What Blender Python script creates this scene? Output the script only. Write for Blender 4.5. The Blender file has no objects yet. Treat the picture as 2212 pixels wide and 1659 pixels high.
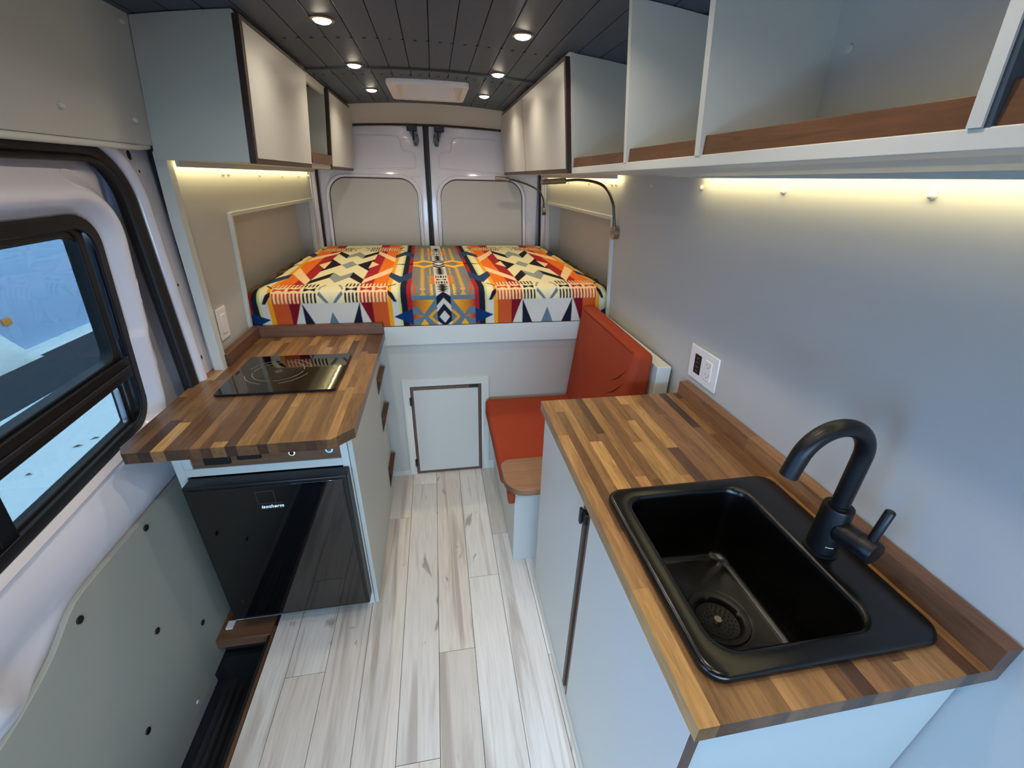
import bpy, bmesh, math, random
import numpy as np
from mathutils import Matrix, Vector, Euler
random.seed(7)
scene = bpy.context.scene
COL = scene.collection
PI = math.pi

# ------------------------------------------------------------------ camera
EYE = 1.55
cd = bpy.data.cameras.new('camera'); cam = bpy.data.objects.new('camera', cd); COL.objects.link(cam)
M = ((0.9857929, -0.1664988, 0.0221454), (-0.0534778, -0.4361072, -0.8983043), (0.1592244, 0.8843578, -0.4388154))
rot = Matrix(((M[0][0], -M[1][0], -M[2][0]), (M[0][1], -M[1][1], -M[2][1]), (M[0][2], -M[1][2], -M[2][2])))
cam.matrix_world = Matrix.Translation((0, 0, EYE)) @ rot.to_4x4()
cd.sensor_fit = 'HORIZONTAL'; cd.sensor_width = 36; cd.lens = 14.7776; cd.clip_start = .02; cd.clip_end = 200
scene.camera = cam

# ------------------------------------------------------------------ world, lights, exposure
scene.view_settings.view_transform = 'Standard'
try: scene.view_settings.look = 'None'
except Exception: pass
scene.view_settings.gamma = 1; scene.view_settings.use_curve_mapping = False
scene.view_settings.exposure = 0.14
W = bpy.data.worlds.new('world'); scene.world = W; W.use_nodes = True
bg = W.node_tree.nodes['Background']; bg.inputs[0].default_value = (.40, .62, .90, 1); bg.inputs[1].default_value = 19.5
DOWN_W = 1.2      # watts of a downlight
LED_W = .42       # watts per metre of LED strip


def srgb(r, g, b):
    f = lambda c: (c / 255 / 12.92) if c / 255 <= .04045 else ((c / 255 + .055) / 1.055) ** 2.4
    return (f(r), f(g), f(b), 1)


def area(name, loc, direction, sx, sy, watts, color, parent=None, shape='RECTANGLE', spread=180):
    l = bpy.data.lights.new(name, 'AREA'); l.shape = shape; l.size = sx
    if shape == 'RECTANGLE': l.size_y = sy
    l.energy = watts; l.color = color; l.spread = math.radians(spread)
    o = bpy.data.objects.new(name, l); COL.objects.link(o)
    o.location = loc
    zax = -Vector(direction).normalized(); yax = Vector((0, 1, 0)) if abs(zax.y) < .9 else Vector((0, 0, 1))
    xax = yax.cross(zax).normalized(); yax = zax.cross(xax)
    o.rotation_euler = Matrix((xax, yax, zax)).transposed().to_euler()
    if parent is not None:
        o.parent = parent; o.matrix_parent_inverse = Matrix.Translation(-Vector(parent.location))
    return o


# ------------------------------------------------------------------ materials
def mat(name, color, rough=.5, metal=0, spec=.5, bump=None, coat=0, emit=None, estr=0):
    m = bpy.data.materials.new(name); m.use_nodes = True
    nt = m.node_tree; b = nt.nodes['Principled BSDF']
    b.inputs['Base Color'].default_value = color
    b.inputs['Roughness'].default_value = rough
    b.inputs['Metallic'].default_value = metal
    b.inputs['Specular IOR Level'].default_value = spec
    b.inputs['Coat Weight'].default_value = coat
    if emit:
        b.inputs['Emission Color'].default_value = emit; b.inputs['Emission Strength'].default_value = estr
    sc_, st = bump if bump else (60, .02)
    n = nt.nodes.new('ShaderNodeTexNoise'); n.inputs['Scale'].default_value = sc_; n.inputs['Detail'].default_value = 3
    tc = nt.nodes.new('ShaderNodeTexCoord'); nt.links.new(tc.outputs['Object'], n.inputs['Vector'])
    bp = nt.nodes.new('ShaderNodeBump'); bp.inputs['Strength'].default_value = st; bp.inputs['Distance'].default_value = .002
    nt.links.new(n.outputs['Fac'], bp.inputs['Height']); nt.links.new(bp.outputs['Normal'], b.inputs['Normal'])
    return m


def wood(name, base=None, dark=None, rough=.4, axis='Y', stretch=14, scale=9, contrast=.5, per_object=True, figure=0.3):
    """grain: stretched noise along one axis; the stave's own tone comes from its object colour"""
    m = bpy.data.materials.new(name); m.use_nodes = True
    nt = m.node_tree; N = nt.nodes; L = nt.links; b = N['Principled BSDF']
    tc = N.new('ShaderNodeTexCoord'); oi = N.new('ShaderNodeObjectInfo')
    add = N.new('ShaderNodeVectorMath'); add.operation = 'ADD'
    sc_ = N.new('ShaderNodeVectorMath'); sc_.operation = 'SCALE'; sc_.inputs[0].default_value = (17.3, 31.1, 7.7)
    L.new(oi.outputs['Random'], sc_.inputs['Scale'])
    L.new(tc.outputs['Object'], add.inputs[0]); L.new(sc_.outputs[0], add.inputs[1])
    mp = N.new('ShaderNodeMapping')
    s = [stretch, stretch, stretch]; s['XYZ'.index(axis)] = 1
    mp.inputs['Scale'].default_value = s
    L.new(add.outputs[0], mp.inputs['Vector'])
    n = N.new('ShaderNodeTexNoise'); n.inputs['Scale'].default_value = scale; n.inputs['Detail'].default_value = 8
    n.inputs['Roughness'].default_value = .62; n.inputs['Distortion'].default_value = figure
    L.new(mp.outputs[0], n.inputs['Vector'])
    n2 = N.new('ShaderNodeTexNoise'); n2.inputs['Scale'].default_value = scale * .25; n2.inputs['Detail'].default_value = 3; n2.inputs['Distortion'].default_value = 1.2
    L.new(mp.outputs[0], n2.inputs['Vector'])
    r = N.new('ShaderNodeValToRGB'); r.color_ramp.elements[0].position = .3; r.color_ramp.elements[1].position = .72
    lo, hi = 1 - contrast, 1 + contrast * .35
    r.color_ramp.elements[0].color = (lo, lo * .95, lo * .9, 1); r.color_ramp.elements[1].color = (hi, hi, hi, 1)
    mixn = N.new('ShaderNodeMath'); mixn.operation = 'MULTIPLY_ADD'; mixn.inputs[1].default_value = .55
    h2 = N.new('ShaderNodeMath'); h2.operation = 'MULTIPLY'; h2.inputs[1].default_value = .45
    L.new(n2.outputs['Fac'], h2.inputs[0]); L.new(n.outputs['Fac'], mixn.inputs[0]); L.new(h2.outputs[0], mixn.inputs[2])
    L.new(mixn.outputs[0], r.inputs['Fac'])
    mul = N.new('ShaderNodeMix'); mul.data_type = 'RGBA'; mul.blend_type = 'MULTIPLY'; mul.inputs[0].default_value = 1
    if per_object: L.new(oi.outputs['Color'], mul.inputs[6])
    else: mul.inputs[6].default_value = base
    L.new(r.outputs['Color'], mul.inputs[7])
    # end grain is darker; deepened further for the weaker light on end faces
    sx_ = N.new('ShaderNodeSeparateXYZ'); L.new(tc.outputs['Normal'], sx_.inputs[0])
    ab = N.new('ShaderNodeMath'); ab.operation = 'ABSOLUTE'; L.new(sx_.outputs['XYZ'.index(axis)], ab.inputs[0])
    eg = N.new('ShaderNodeMix'); eg.data_type = 'RGBA'; eg.blend_type = 'MULTIPLY'; eg.inputs[7].default_value = (.42, .36, .33, 1)
    L.new(ab.outputs[0], eg.inputs[0]); L.new(mul.outputs[2], eg.inputs[6]); L.new(eg.outputs[2], b.inputs['Base Color'])
    b.inputs['Roughness'].default_value = rough
    bp = N.new('ShaderNodeBump'); bp.inputs['Strength'].default_value = .06; bp.inputs['Distance'].default_value = .001
    L.new(n.outputs['Fac'], bp.inputs['Height']); L.new(bp.outputs['Normal'], b.inputs['Normal'])
    return m


PAINT = mat('grey_green_paint', srgb(190, 191, 183), .5)
PAINTW = mat('wall_panel_paint', srgb(188, 188, 181), .55)
PAINTC = mat('cabinet_door_laminate', srgb(200, 200, 193), .38)
PAINTP = mat('painted_plywood_edge', srgb(205, 207, 200), .45)
BODY = mat('van_body_paint', srgb(226, 225, 234), .2, spec=.5, coat=.25)
DKCEIL = wood('ceiling_board_paint', base=srgb(62, 80, 99), rough=.5, contrast=.12, per_object=False, stretch=10)
NAVY = mat('dark_blue_paint', srgb(60, 74, 86), .5)
RUBBER = mat('black_rubber', srgb(26, 27, 30), .6)
BLACK = mat('black_plastic', srgb(16, 17, 19), .4)
MATTE = mat('matte_black_metal', srgb(20, 21, 23), .38, metal=.3)
SINKM = mat('black_granite_composite', srgb(7, 7, 7), .2, bump=(900, .08))
GLOSSB = mat('glossy_black_glass', srgb(6, 7, 9), .05, spec=.6, coat=.4)
FRM = mat('window_frame_black', srgb(9, 11, 16), .42, spec=.35)
WALNUT = wood('walnut', base=srgb(104, 72, 52), rough=.45, contrast=.4, per_object=False, stretch=16, scale=8)
WALNUTL = wood('warm_walnut_lip', base=srgb(112, 76, 50), rough=.45, contrast=.5, per_object=False, stretch=14, scale=7, figure=1.2)
WALNUTD = wood('dark_walnut_edge', base=srgb(82, 62, 52), rough=.5, contrast=.35, per_object=False, stretch=16, scale=8)
WALNUTX = wood('walnut_across', base=srgb(120, 84, 60), rough=.45, contrast=.45, per_object=False, axis='X', stretch=16, scale=8)
WALNUTZ = wood('walnut_upright', base=srgb(104, 80, 66), rough=.5, contrast=.35, per_object=False, axis='Z', stretch=16, scale=8)
STAVE = wood('butcher_block_stave', rough=.33, contrast=.62, stretch=11, scale=13, figure=.8)
ORANGE = mat('burnt_orange_fabric', srgb(152, 62, 36), .85, spec=.2, bump=(500, .35))
WHITEP = mat('white_plastic', srgb(232, 230, 226), .35)
CAPM = mat('cream_screw_cap', srgb(205, 202, 192), .4)
CHROME = mat('brushed_nickel', srgb(170, 160, 145), .3, metal=1)
STEELT = mat('grey_flexible_metal', srgb(90, 88, 84), .35, metal=1)
LEDM = mat('led_lens', (1, .9, .6, 1), .5, emit=(1, .86, .45, 1), estr=9)
LAMPM = mat('downlight_lens', (1, .95, .85, 1), .5, emit=(1, .86, .66, 1), estr=40)
BLUELED = mat('blue_indicator', (.1, .4, 1, 1), .5, emit=(.08, .40, 1, 1), estr=2.2)
WHITELED = mat('white_indicator', (.8, .9, 1, 1), .5, emit=(.7, .85, 1, 1), estr=2.5)
GLASSMARK = mat('printed_grey_mark', srgb(130, 135, 138), .4)
SNOW = mat('snow', srgb(238, 242, 240), .9, bump=(6, .5))
ASPH = mat('dark_wet_asphalt', srgb(52, 54, 60), .8, bump=(20, .6))
BWALL = mat('pale_blue_siding', srgb(165, 190, 222), .8)
ORG = mat('orange_reflector', srgb(230, 140, 50), .6)
DARKV = mat('dark_void', srgb(20, 20, 22), .9)


def glass_mat():
    m = bpy.data.materials.new('window_glass'); m.use_nodes = True
    nt = m.node_tree; N = nt.nodes; L = nt.links
    for n in list(N): N.remove(n)
    o = N.new('ShaderNodeOutputMaterial'); t = N.new('ShaderNodeBsdfTransparent'); t.inputs[0].default_value = (.25, .26, .247, 1)
    g = N.new('ShaderNodeBsdfGlossy'); g.inputs['Roughness'].default_value = .02
    mx = N.new('ShaderNodeMixShader'); mx.inputs[0].default_value = .035
    L.new(t.outputs[0], mx.inputs[1]); L.new(g.outputs[0], mx.inputs[2]); L.new(mx.outputs[0], o.inputs[0])
    return m


GLASS = glass_mat()


def plank_mat():
    m = bpy.data.materials.new('whitewashed_oak_plank'); m.use_nodes = True
    nt = m.node_tree; N = nt.nodes; L = nt.links; b = N['Principled BSDF']
    tc = N.new('ShaderNodeTexCoord'); oi = N.new('ShaderNodeObjectInfo')
    add = N.new('ShaderNodeVectorMath'); sc_ = N.new('ShaderNodeVectorMath'); sc_.operation = 'SCALE'
    sc_.inputs[0].default_value = (13.3, 41.1, 7.7)
    L.new(oi.outputs['Random'], sc_.inputs['Scale']); L.new(tc.outputs['Object'], add.inputs[0]); L.new(sc_.outputs[0], add.inputs[1])

    def noise(sx, sy, scale, det, dist):
        mp = N.new('ShaderNodeMapping'); mp.inputs['Scale'].default_value = (sx, sy, 1)
        n = N.new('ShaderNodeTexNoise'); n.inputs['Scale'].default_value = scale; n.inputs['Detail'].default_value = det; n.inputs['Distortion'].default_value = dist
        L.new(add.outputs[0], mp.inputs['Vector']); L.new(mp.outputs[0], n.inputs['Vector']); return n

    def ramp(n, p0, c0, p1, c1):
        r = N.new('ShaderNodeValToRGB'); r.color_ramp.elements[0].position = p0; r.color_ramp.elements[1].position = p1
        r.color_ramp.elements[0].color = c0; r.color_ramp.elements[1].color = c1
        L.new(n.outputs['Fac'], r.inputs['Fac']); return r
    fine = ramp(noise(18, 1.0, 6, 5, .6), .3, (.90, .885, .87, 1), .62, (1.02, 1.02, 1.02, 1))
    streak = ramp(noise(9, .55, 2.2, 5, .9), .33, (.62, .57, .53, 1), .47, (1, 1, 1, 1))
    knot = ramp(noise(5, 1.5, 2.2, 4, 1.5), .27, (.42, .37, .33, 1), .33, (1, 1, 1, 1))
    a = N.new('ShaderNodeMix'); a.data_type = 'RGBA'; a.blend_type = 'MULTIPLY'; a.inputs[0].default_value = 1
    L.new(oi.outputs['Color'], a.inputs[6]); L.new(fine.outputs[0], a.inputs[7])
    c = N.new('ShaderNodeMix'); c.data_type = 'RGBA'; c.blend_type = 'MULTIPLY'; c.inputs[0].default_value = .8
    L.new(a.outputs[2], c.inputs[6]); L.new(streak.outputs[0], c.inputs[7])
    d = N.new('ShaderNodeMix'); d.data_type = 'RGBA'; d.blend_type = 'MULTIPLY'; d.inputs[0].default_value = .8
    L.new(c.outputs[2], d.inputs[6]); L.new(knot.outputs[0], d.inputs[7])
    L.new(d.outputs[2], b.inputs['Base Color']); b.inputs['Roughness'].default_value = .42
    return m


PLANK = plank_mat()


# ------------------------------------------------------------------ mesh helpers (all coordinates are world coordinates)
def link(name, verts, faces, m, parent=None, bevel=0, seg=2, smooth=False, color=None):
    me = bpy.data.meshes.new(name)
    vs = [Vector(v) for v in verts]
    xs = [v.x for v in vs]; ys = [v.y for v in vs]; zs = [v.z for v in vs]
    c = Vector(((min(xs) + max(xs)) / 2, (min(ys) + max(ys)) / 2, (min(zs) + max(zs)) / 2))
    if parent is None: c.z = min(zs)
    me.from_pydata([v - c for v in vs], [], faces)
    if isinstance(m, (list, tuple)):
        for q in m: me.materials.append(q)
    else: me.materials.append(m)
    bm = bmesh.new(); bm.from_mesh(me); bmesh.ops.recalc_face_normals(bm, faces=bm.faces); bm.to_mesh(me); bm.free()
    o = bpy.data.objects.new(name, me); COL.objects.link(o); o.location = c
    if parent is not None:
        o.parent = parent; o.matrix_parent_inverse = Matrix.Translation(-wloc(parent))
    if bevel:
        b = o.modifiers.new('bevel', 'BEVEL'); b.width = bevel; b.segments = seg; b.limit_method = 'ANGLE'; b.angle_limit = math.radians(40)
        b.harden_normals = False; smooth = True
    if smooth:
        me.polygons.foreach_set('use_smooth', [True] * len(me.polygons))
        try: me.set_sharp_from_angle(angle=math.radians(50))
        except Exception: pass
    if color: o.color = color
    return o


def wloc(o):
    v = Vector(o.location)
    while o.parent is not None:
        # children carry a pure-translation inverse, so their location is already in world terms
        break
    return v


def empty(name, loc, label=None, cat=None, group=None, kind=None):
    o = bpy.data.objects.new(name, None); COL.objects.link(o); o.location = loc; o.empty_display_size = .05
    return tag(o, label, cat, group, kind)


def tag(o, label=None, cat=None, group=None, kind=None):
    if label: o['label'] = label
    if cat: o['category'] = cat
    if group: o['group'] = group
    if kind: o['kind'] = kind
    return o


BOXF = [(0, 3, 2, 1), (4, 5, 6, 7), (0, 1, 5, 4), (1, 2, 6, 5), (2, 3, 7, 6), (3, 0, 4, 7)]


def boxv(x0, x1, y0, y1, z0, z1):
    return [(x0, y0, z0), (x1, y0, z0), (x1, y1, z0), (x0, y1, z0), (x0, y0, z1), (x1, y0, z1), (x1, y1, z1), (x0, y1, z1)]


def box(name, x0, x1, y0, y1, z0, z1, m, parent=None, bevel=0, **k):
    return link(name, boxv(x0, x1, y0, y1, z0, z1), BOXF, m, parent, bevel, **k)


def boxes(name, lst, m, parent=None, bevel=0, **k):
    V = []; F = []
    for b in lst:
        n = len(V); V += boxv(*b); F += [tuple(i + n for i in f) for f in BOXF]
    return link(name, V, F, m, parent, bevel, **k)


def hexa(name, pts, m, parent=None, bevel=0, **k):
    return link(name, pts, BOXF, m, parent, bevel, **k)


def prism(name, poly, axis, lo, hi, m, parent=None, bevel=0, **k):
    """poly: 2-D outline; axis 'z' -> (x,y), 'y' -> (x,z), 'x' -> (y,z)"""
    def P(a, b, t): return {'z': (a, b, t), 'y': (a, t, b), 'x': (t, a, b)}[axis]
    n = len(poly)
    V = [P(a, b, lo) for a, b in poly] + [P(a, b, hi) for a, b in poly]
    F = [tuple(range(n))[::-1], tuple(range(n, 2 * n))] + [(i, (i + 1) % n, n + (i + 1) % n, n + i) for i in range(n)]
    return link(name, V, F, m, parent, bevel, **k)


def ring_prism(name, outer, inner, axis, lo, hi, m, parent=None, bevel=0, **k):
    def P(a, b, t): return {'z': (a, b, t), 'y': (a, t, b), 'x': (t, a, b)}[axis]
    n = len(outer); V = []
    for t in (lo, hi):
        V += [P(a, b, t) for a, b in outer] + [P(a, b, t) for a, b in inner]
    F = []
    for i in range(n):
        j = (i + 1) % n
        F += [(i, j, n + j, n + i), (2 * n + i, 2 * n + j, 3 * n + j, 3 * n + i), (i, j, 2 * n + j, 2 * n + i), (n + i, n + j, 3 * n + j, 3 * n + i)]
    return link(name, V, F, m, parent, bevel, **k)


def rrect(a0, a1, b0, b1, r, n=8):
    out = []
    for cx, cy, s in ((a1 - r, b1 - r, 0), (a0 + r, b1 - r, 1), (a0 + r, b0 + r, 2), (a1 - r, b0 + r, 3)):
        for i in range(n + 1):
            t = (s + i / n) * PI / 2; out.append((cx + r * math.cos(t), cy + r * math.sin(t)))
    return out


def loft(name, loops, m, parent=None, cap0=False, cap1=False, **k):
    n = len(loops[0]); V = [v for l in loops for v in l]; F = []
    for s in range(len(loops) - 1):
        for i in range(n):
            j = (i + 1) % n; F.append((s * n + i, s * n + j, (s + 1) * n + j, (s + 1) * n + i))
    if cap0: F.append(tuple(range(n))[::-1])
    if cap1: F.append(tuple(range((len(loops) - 1) * n, len(loops) * n)))
    k.setdefault('smooth', True)
    return link(name, V, F, m, parent, **k)


def tube(name, pts, r, m, parent=None, n=14, caps=True, **k):
    pts = [Vector(p) for p in pts]; loops = []
    rr = r if isinstance(r, (list, tuple)) else [r] * len(pts)
    up = Vector((0, 0, 1)); prev = None
    for i, p in enumerate(pts):
        t = (pts[min(i + 1, len(pts) - 1)] - pts[max(i - 1, 0)]).normalized()
        if prev is None:
            a = t.cross(up)
            if a.length < .1: a = t.cross(Vector((1, 0, 0)))
        else: a = prev - t * prev.dot(t)
        a.normalize(); b = t.cross(a).normalized(); prev = a
        loops.append([p + (a * math.cos(2 * PI * q / n) + b * math.sin(2 * PI * q / n)) * rr[i] for q in range(n)])
    return loft(name, loops, m, parent, cap0=caps, cap1=caps, **k)


def disc(name, c, normal, r, h, m, parent=None, n=28, bevel=0):
    c = Vector(c); nn = Vector(normal).normalized()
    return tube(name, [c, c + nn * h], r, m, parent, n=n, bevel=bevel)


def smoothstep(t):
    t = max(0, min(1, t)); return t * t * (3 - 2 * t)


def clip(poly, a, b, c):
    """keep a*x+b*y<=c"""
    out = []
    for i in range(len(poly)):
        p, q = poly[i], poly[(i + 1) % len(poly)]
        dp, dq = a * p[0] + b * p[1] - c, a * q[0] + b * q[1] - c
        if dp <= 0: out.append(p)
        if dp * dq < 0:
            t = dp / (dp - dq); out.append((p[0] + t * (q[0] - p[0]), p[1] + t * (q[1] - p[1])))
    return out


def dup(o, loc, label=None):
    c = o.copy(); COL.objects.link(c); c.location = loc
    if label: c['label'] = label
    for ch in o.children:
        d = ch.copy(); COL.objects.link(d); d.parent = c
        for g in ch.children:
            e = g.copy(); COL.objects.link(e); e.parent = d
    return c


# the van walls lean inwards with height
def wx(z):
    pts = [(-1, .872), (.0, .868), (.9, .864), (1.4, .832), (1.6, .824), (1.95, .782), (2.2, .74)]
    for (z0, x0), (z1, x1) in zip(pts, pts[1:]):
        if z <= z1: return x0 + (x1 - x0) * (z - z0) / (z1 - z0)
    return .74


def cz(x): return 1.980 - .09 * x * x      # ceiling arch


def wall_mesh(name, side, patches, m, th=.012):
    V = []; F = []
    for y0, y1, z0, z1 in patches:
        zs = sorted({z0, z1} | {z for z in (.0, .9, 1.4, 1.6, 1.95) if z0 < z < z1})
        for za, zb in zip(zs, zs[1:]):
            n = len(V)
            xa, xb = wx(za) * side, wx(zb) * side; t = th * side
            V += [(xa, y0, za), (xa + t, y0, za), (xa + t, y1, za), (xa, y1, za), (xb, y0, zb), (xb + t, y0, zb), (xb + t, y1, zb), (xb, y1, zb)]
            F += [tuple(i + n for i in f) for f in BOXF]
    return link(name, V, F, m)


BACK = 3.36       # where the side panels end
Y0 = -.75         # where the living area opens to the cab behind the camera

# ------------------------------------------------------------------ structure: floor
floor = box('floor', -.70, .87, -.05, 3.4, -.03, -.006, DARKV); tag(floor, 'whitewashed oak plank floor of the aisle', 'floor', kind='structure')
butts = {-5: [1.16 + .9], -4: [.961, 2.2], -3: [1.275], -2: [1.67, .45], -1: [.655, 1.921], 0: [.966], 1: [1.27, .2], 2: [1.5], 3: [.9]}
tones = [(214, 210, 203), (224, 221, 215), (206, 199, 189), (228, 226, 222), (216, 208, 198), (220, 218, 213)]
rp = random.Random(3)
for k in range(-5, 4):
    x0 = -.070 + k * .13 + .13 * 0; x1 = x0 + .13
    if k == -5: x0 = -.675 + .0; x1 = -.070 - 4 * .13
    xa, xb = (x0, x1)
    if xa > .40: continue
    cuts = [-.05] + sorted(butts.get(k, [])) + [2.03]
    for a, b in zip(cuts, cuts[1:]):
        t = rp.choice(tones)
        p = box('plank', xa + .0009, xb - .0009, a + .0009, b - .0009, -.012, 0, PLANK, floor, color=srgb(*t))
fl2 = box('trim_1', -.688, -.676, -.05, 1.165, -.055, .002, WALNUT, bevel=.002); tag(fl2, 'reddish walnut nosing along the step well edge', 'trim', kind='structure')
fl3 = box('trim_2', -.90, -.689, 1.135, 1.34, -.045, -.004, WALNUTX, bevel=.002); tag(fl3, 'walnut strip at the end of the step well under the fridge', 'trim', kind='structure')
box('backing_board', -.862, -.838, 1.178, 1.21, -.004, .002, WHITEP, fl3)
well = boxes('floor_step', [(-.98, -.69, -.3, 1.165, -.30, -.28), (-.98, -.69, 1.165, 1.18, -.30, -.045), (-.70, -.69, -.3, 1.165, -.28, -.055)], RUBBER)
tag(well, 'black rubber lined step well inside the sliding door', 'step', kind='structure')
for i in range(9):
    box('rib', -.93 + i * .027, -.92 + i * .027, -.2, 1.12, -.281, -.277, BLACK, well)
box('rib', -.93, -.69, 1.150, 1.166, -.12, -.10, BLACK, well)

# ------------------------------------------------------------------ ceiling
ceil = empty('ceiling', (0, 1.4, 1.98), 'arched dark grey tongue and groove plank ceiling', 'ceiling', kind='structure')
YS = 2.335


def arch_board(name, x0, x1, y0, y1, m, gap=.0013, t=.01):
    x0 += gap; x1 -= gap
    za, zb = cz(x0), cz(x1); c = .0014
    V = [(x0, y0, za + c), (x0 + .002, y0, za), (x1 - .002, y0, zb), (x1, y0, zb + c), (x1, y0, zb + t), (x0, y0, za + t)]
    V += [(x, y1, z) for x, _, z in V]
    F = [(0, 1, 2, 3, 4, 5), (6, 11, 10, 9, 8, 7)] + [(i, (i + 1) % 6, 6 + (i + 1) % 6, 6 + i) for i in range(6)]
    return link(name, V, F, m, ceil)


def sheet(name, y0, y1, off, m, parent):
    xs = [-.86 + i * .043 for i in range(41)]
    V = [(x, y, cz(x) + off) for y in (y0, y1) for x in xs]; n = len(xs)
    V += [(x, y, z + .004) for x, y, z in V]
    F = []
    for i in range(n - 1):
        F += [(i, i + 1, n + i + 1, n + i), (2 * n + i, 2 * n + i + 1, 3 * n + i + 1, 3 * n + i)]
    return link(name, V, F, m, parent)


sheet('ceiling_backing', Y0, 2.575, .0101, DARKV, ceil); sheet('ceiling_backing', 3.01, 3.33, .0101, DARKV, ceil)
SKY = (-.16, .18, 2.572, 3.015)     # opening of the roof vent
for k in range(-10, 10):
    x0 = .0105 + .0865 * k; x1 = x0 + .0865
    if x0 < -.87 or x1 > .88: continue
    arch_board('plank', x0, x1, Y0, YS - .005, DKCEIL)
    if x1 > SKY[0] and x0 < SKY[1]:
        arch_board('plank', x0, x1, YS + .005, SKY[2], DKCEIL); arch_board('plank', x0, x1, SKY[3], 3.33, DKCEIL)
    else: arch_board('plank', x0, x1, YS + .005, 3.33, DKCEIL)
xs = [-.60 + i * .06 for i in range(21)]
V = []
for x in xs: V += [(x, YS - .014, cz(x) - .001), (x, YS - .009, cz(x) - .008), (x, YS + .009, cz(x) - .008), (x, YS + .014, cz(x) - .001)]
F = [(4 * i + a, 4 * i + a + 1, 4 * i + 5 + a, 4 * i + 4 + a) for i in range(20) for a in range(3)]
link('joint_strip', V, F, DKCEIL, ceil)
scr = mat('dark_screw_head', srgb(38, 42, 48), .4, metal=.6)
s0 = None
for yrow in (1.895, 2.47, 3.2):
    for i in range(-12, 13):
        x = .008 + i * .0435
        if yrow == 3.2 and abs(x) < .2: pass
        if s0 is None:
            s0 = disc('screw', (x, yrow, cz(x) + .0005), (0, 0, -1), .0058, .0022, scr, ceil, n=10)
        else:
            o = s0.copy(); COL.objects.link(o); o.location = (x, yrow, cz(x) - .0006)

# ------------------------------------------------------------------ walls
NZ = 1.395        # top of bed niches
wl = wall_mesh('wall_left', -1, [(1.645, 2.015, -.02, 1.99), (2.015, BACK, NZ, 1.99), (3.31, BACK, .0, NZ), (2.015, 3.31, .0, .88)], PAINTW)
tag(wl, 'beige grey painted left wall panel with white screw caps', 'wall', kind='structure')
wr = wall_mesh('wall_right', 1, [(Y0, 2.015, -.3, 1.99), (2.015, BACK, NZ, 1.99), (3.31, BACK, .0, NZ), (2.015, 3.31, .0, .88)], PAINTW)
tag(wr, 'long pale grey painted right wall panel', 'wall', kind='structure')
for s, w in ((-1, wl), (1, wr)):
    b = boxes('niche_lining', [tuple(sorted((s * .935, s * .947))) + (2.0, 3.33, .85, 1.43), tuple(sorted((s * .83, s * .94))) + (2.015, 3.325, NZ, NZ + .012),
                          tuple(sorted((s * .83, s * .94))) + (3.31, 3.322, .85, NZ), tuple(sorted((s * .868, s * .94))) + (2.003, 2.015, .85, NZ)], PAINTW, w)
    # frame strips round the niche
    def strip(name, ya, yb, za, zb):
        x0a, x0b = wx(za), wx(zb)
        pts = [(s * (x0a - .014), ya, za), (s * (x0a + .012), ya, za), (s * (x0a + .012), yb, za), (s * (x0a - .014), yb, za),
               (s * (x0b - .014), ya, zb), (s * (x0b + .012), ya, zb), (s * (x0b + .012), yb, zb), (s * (x0b - .014), yb, zb)]
        return hexa(name, pts, PAINTP, w, bevel=.0015)
    strip('niche_frame', 2.003, 2.021, .90, 1.40)
    strip('niche_frame', 2.0212, 3.322, 1.3855, 1.402)
    strip('niche_frame', 3.305, 3.3218, .90, 1.3853)
# wall above the sliding door
V = []
for z in (1.615, 1.955): V += [(-wx(z), Y0, z), (-wx(z) - .012, Y0, z), (-wx(z) - .012, 1.605, z), (-wx(z), 1.605, z)]
wa = link('wall_above_door', V, BOXF, PAINTW); wa.name = 'wall_left_upper'
tag(wa, 'beige painted wall panel above the sliding door', 'wall', kind='structure')

cap0 = None


def cap(y, z, side, parent, r=.0075, m=None):
    global cap0
    loops = []
    x = wx(z)
    for rr, h in ((r, 0), (r, .003), (r * .8, .0065), (r * .4, .0085)):
        loops.append([(side * (x - h), y + rr * math.cos(2 * PI * q / 14), z + rr * math.sin(2 * PI * q / 14)) for q in range(14)])
    o = loft('screw_cap', loops, m or CAPM, parent, cap1=True)
    return o


for y, z in ((1.666, 1.543), (2.039, 1.542), (2.09, 1.543), (2.438, 1.539), (2.778, 1.535), (3.103, 1.536), (3.33, 1.537), (1.69, 1.223), (1.675, .955)): cap(y, z, -1, wl)
for y, z in ((1.274, 1.675), (1.538, 1.674), (1.565, 1.90), (.75, 1.68)): cap(y, z, -1, wa)
for y, z in ((1.326, 1.538), (.982, 1.538), (.644, 1.541), (1.665, 1.538), (2.02, 1.538), (2.07, 1.538), (2.4, 1.538), (2.78, 1.538)): cap(y, z, 1, wr)

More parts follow.
